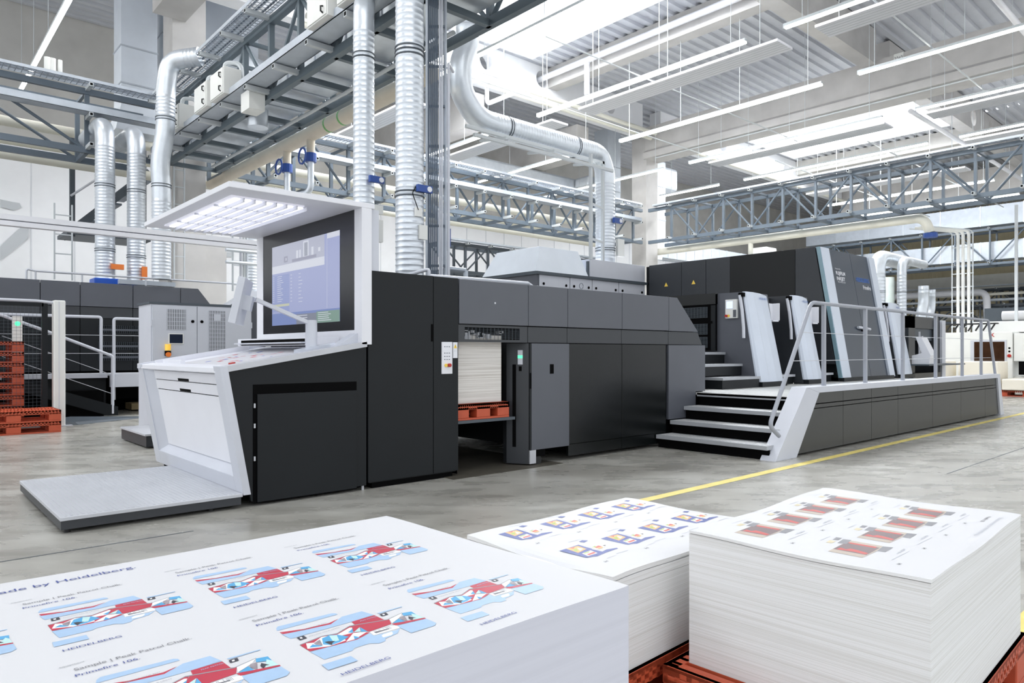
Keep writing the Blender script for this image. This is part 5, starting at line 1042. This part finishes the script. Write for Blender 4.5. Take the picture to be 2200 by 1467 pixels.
solo('wooden_pallet', B(24.0, 25.1, 4.2, 5.2, 0, .4), mat('raw_wood', (170, 150, 110), .7), 'wooden trestle under the low cream stack at the right edge', 'pallet')
for k in range(2): solo('spray_bottle', MB().tube([(24.9, 8.88+k*.12, 1.2), (24.9, 8.88+k*.12, 1.36), (24.9, 8.88+k*.12, 1.42)], .04-.0*k, 10), PBOX, ('left', 'right')[k]+' of two small white bottles on the tall pale stack', 'bottle', 'bottles on the pale stack', smooth=True)
# cable risers and posts
rs = thing('cable_riser', 'white vertical cable riser with bundled pipes standing on the white machine', 'cable ladder', (26, 8, 1.9))
p0 = Vector((27.5, 8.0, 0))
for k in (0, .18, .33, .5, .62): part('riser_pipe', MB().tube([(27.5, 8.05-k, 1.85), (27.5, 8.05-k, 5.35), (27.2, 9.3-k, 5.6)], .02 if k in (0, .62) else .05, 8, rb=.15), BRKT if k in (0, .62) else PBOX, rs, smooth=True)
for k in range(8): part('rung', MB().bar((27.48, 8.07, 2.1+k*.45), (27.48, 7.40, 2.1+k*.45), .03, .03), BRKT, rs)
for k, (y, lb) in enumerate(((6.33, 'slim grey pole standing on the white machine at the right'),)):
    solo('slim_pole', B(28.0, 28.08, y-.04, y+.04, 2.2, 6.1), BRKT, lb, 'pole')
ftn = truss('farthest low truss before the cream hall end', 'y', 6, 24, 55, 56, z0=4.2, z1=5.4, sgn=-1, brk=(2,), m=STEELD, arm=.3)
tray('pale cable tray on top of the farthest low truss', 'y', 6, 24, 54.6, 55.0, 5.6, cables=2)
pipe('long_pipe', 'long cream pipe along the hall end below the farthest truss', [(54, 5, 3.5), (54, 19, 3.5), (54, 19, 0)], .14, CREAM, .4)
pipe('long_pipe', 'white pipe bend in front of the farthest low truss', [(50, 19, 4.9), (50, 12.8, 4.9), (50, 12.6, 0)], .2, WHT, .5)
for k, y in enumerate((9.2, 11.5, 14.2, 17)): solo('wall_post', B(61.6, 61.95, y-.15, y+.15, 0, 7), (BEIGE, STEELD, STEELD, CREAM)[k], ('rightmost', 'second', 'third', 'leftmost')[k]+' steel post on the cream hall end, counted from the right', 'post', 'posts on the hall end')
solo('grey_column', MB().tube([(42, 15.6, 0), (42, 15.6, 5.4)], .45, 20), mat('grey_green_paint', (176, 186, 182), .5), 'round grey green pipe column beyond the feeder', 'column', smooth=True)
solo('grey_column', B(40, 40.4, 17.2, 17.6, 0, 5.6), STEELD, 'slim dark steel column left of the round column', 'column')
solo('wall_panel_band', B(58, 58.2, 4, 24, 5.6, 6.7), mat('pale_band', (214, 214, 208), .6), 'pale horizontal band high on the far hall end', 'wall panel')
gr = thing('steel_gantry', 'grey steel gantry with handrail behind the white machine at the right edge', 'frame', (34, 7, 0))
for y in (5.9, 6.4, 7.0): part('post', B(34, 34.06, y-.03, y+.03, 0, 3.4), PBOX, gr)
for z in (2.6, 2.9): part('rail', MB().tube([(34, 4.5, z), (34, 7.4, z)], .04, 8), PBOX, gr)
tF2 = truss('low dark truss between the round column and the hall end', 'y', 7, 21, 50.5, 51.3, z0=3.1, z1=4.1, sgn=-1, brk=(2,), m=STEELD, arm=.3)
for k, (z, lb) in enumerate(((4.75, 'upper of two pale pipes above the low dark truss at the right'), (4.4, 'lower of two pale pipes above the low dark truss at the right'))): pipe('long_pipe', lb, [(50.2, 6, z), (50.2, 20, z)], .09, (CREAM, GALVD)[k])
for k, (x, y, lb) in enumerate(((50.9, 9, 'right'), (50.9, 14.5, 'middle'), (50.9, 19, 'left'))): solo('truss_leg', B(x-.12, x+.12, y-.12, y+.12, 0, 3.05), STEELD, '%s dark leg under the low dark truss before the hall end' % lb, 'post')
for k, (x, y) in enumerate(((44, 13.2), (44, 17.0))): solo('machine_block', B(x, x+3, y-1.4, y+1.4, 0, 2.3), (GREY, STEELD)[k], ('pale grey', 'dark grey')[k]+' machine block far behind the feeder', 'machine', bevel=.05)
for k in range(4): solo('drop_cable', B(55.8, 55.85, 8+k*3.4, 8.06+k*3.4, 0, 4.2), CREAM, ('first', 'second', 'third', 'fourth')[k]+' thin drop pipe from the right under the farthest truss', 'pipe', 'drop pipes under the farthest truss')
for k, u in enumerate((102, 113, 129)):
    p = ony(u, 168, 19.1); solo('sensor_bottle', MB().tube([(p.x, 19.1, 7.63), (p.x, 19.1, 7.86), (p.x, 19.1, 7.95)], .07 if k < 2 else .05, 10), PBOX, ('left', 'middle', 'right')[k]+' of three small white devices standing on the left cable tray', 'device', 'white devices on the left tray', smooth=True)
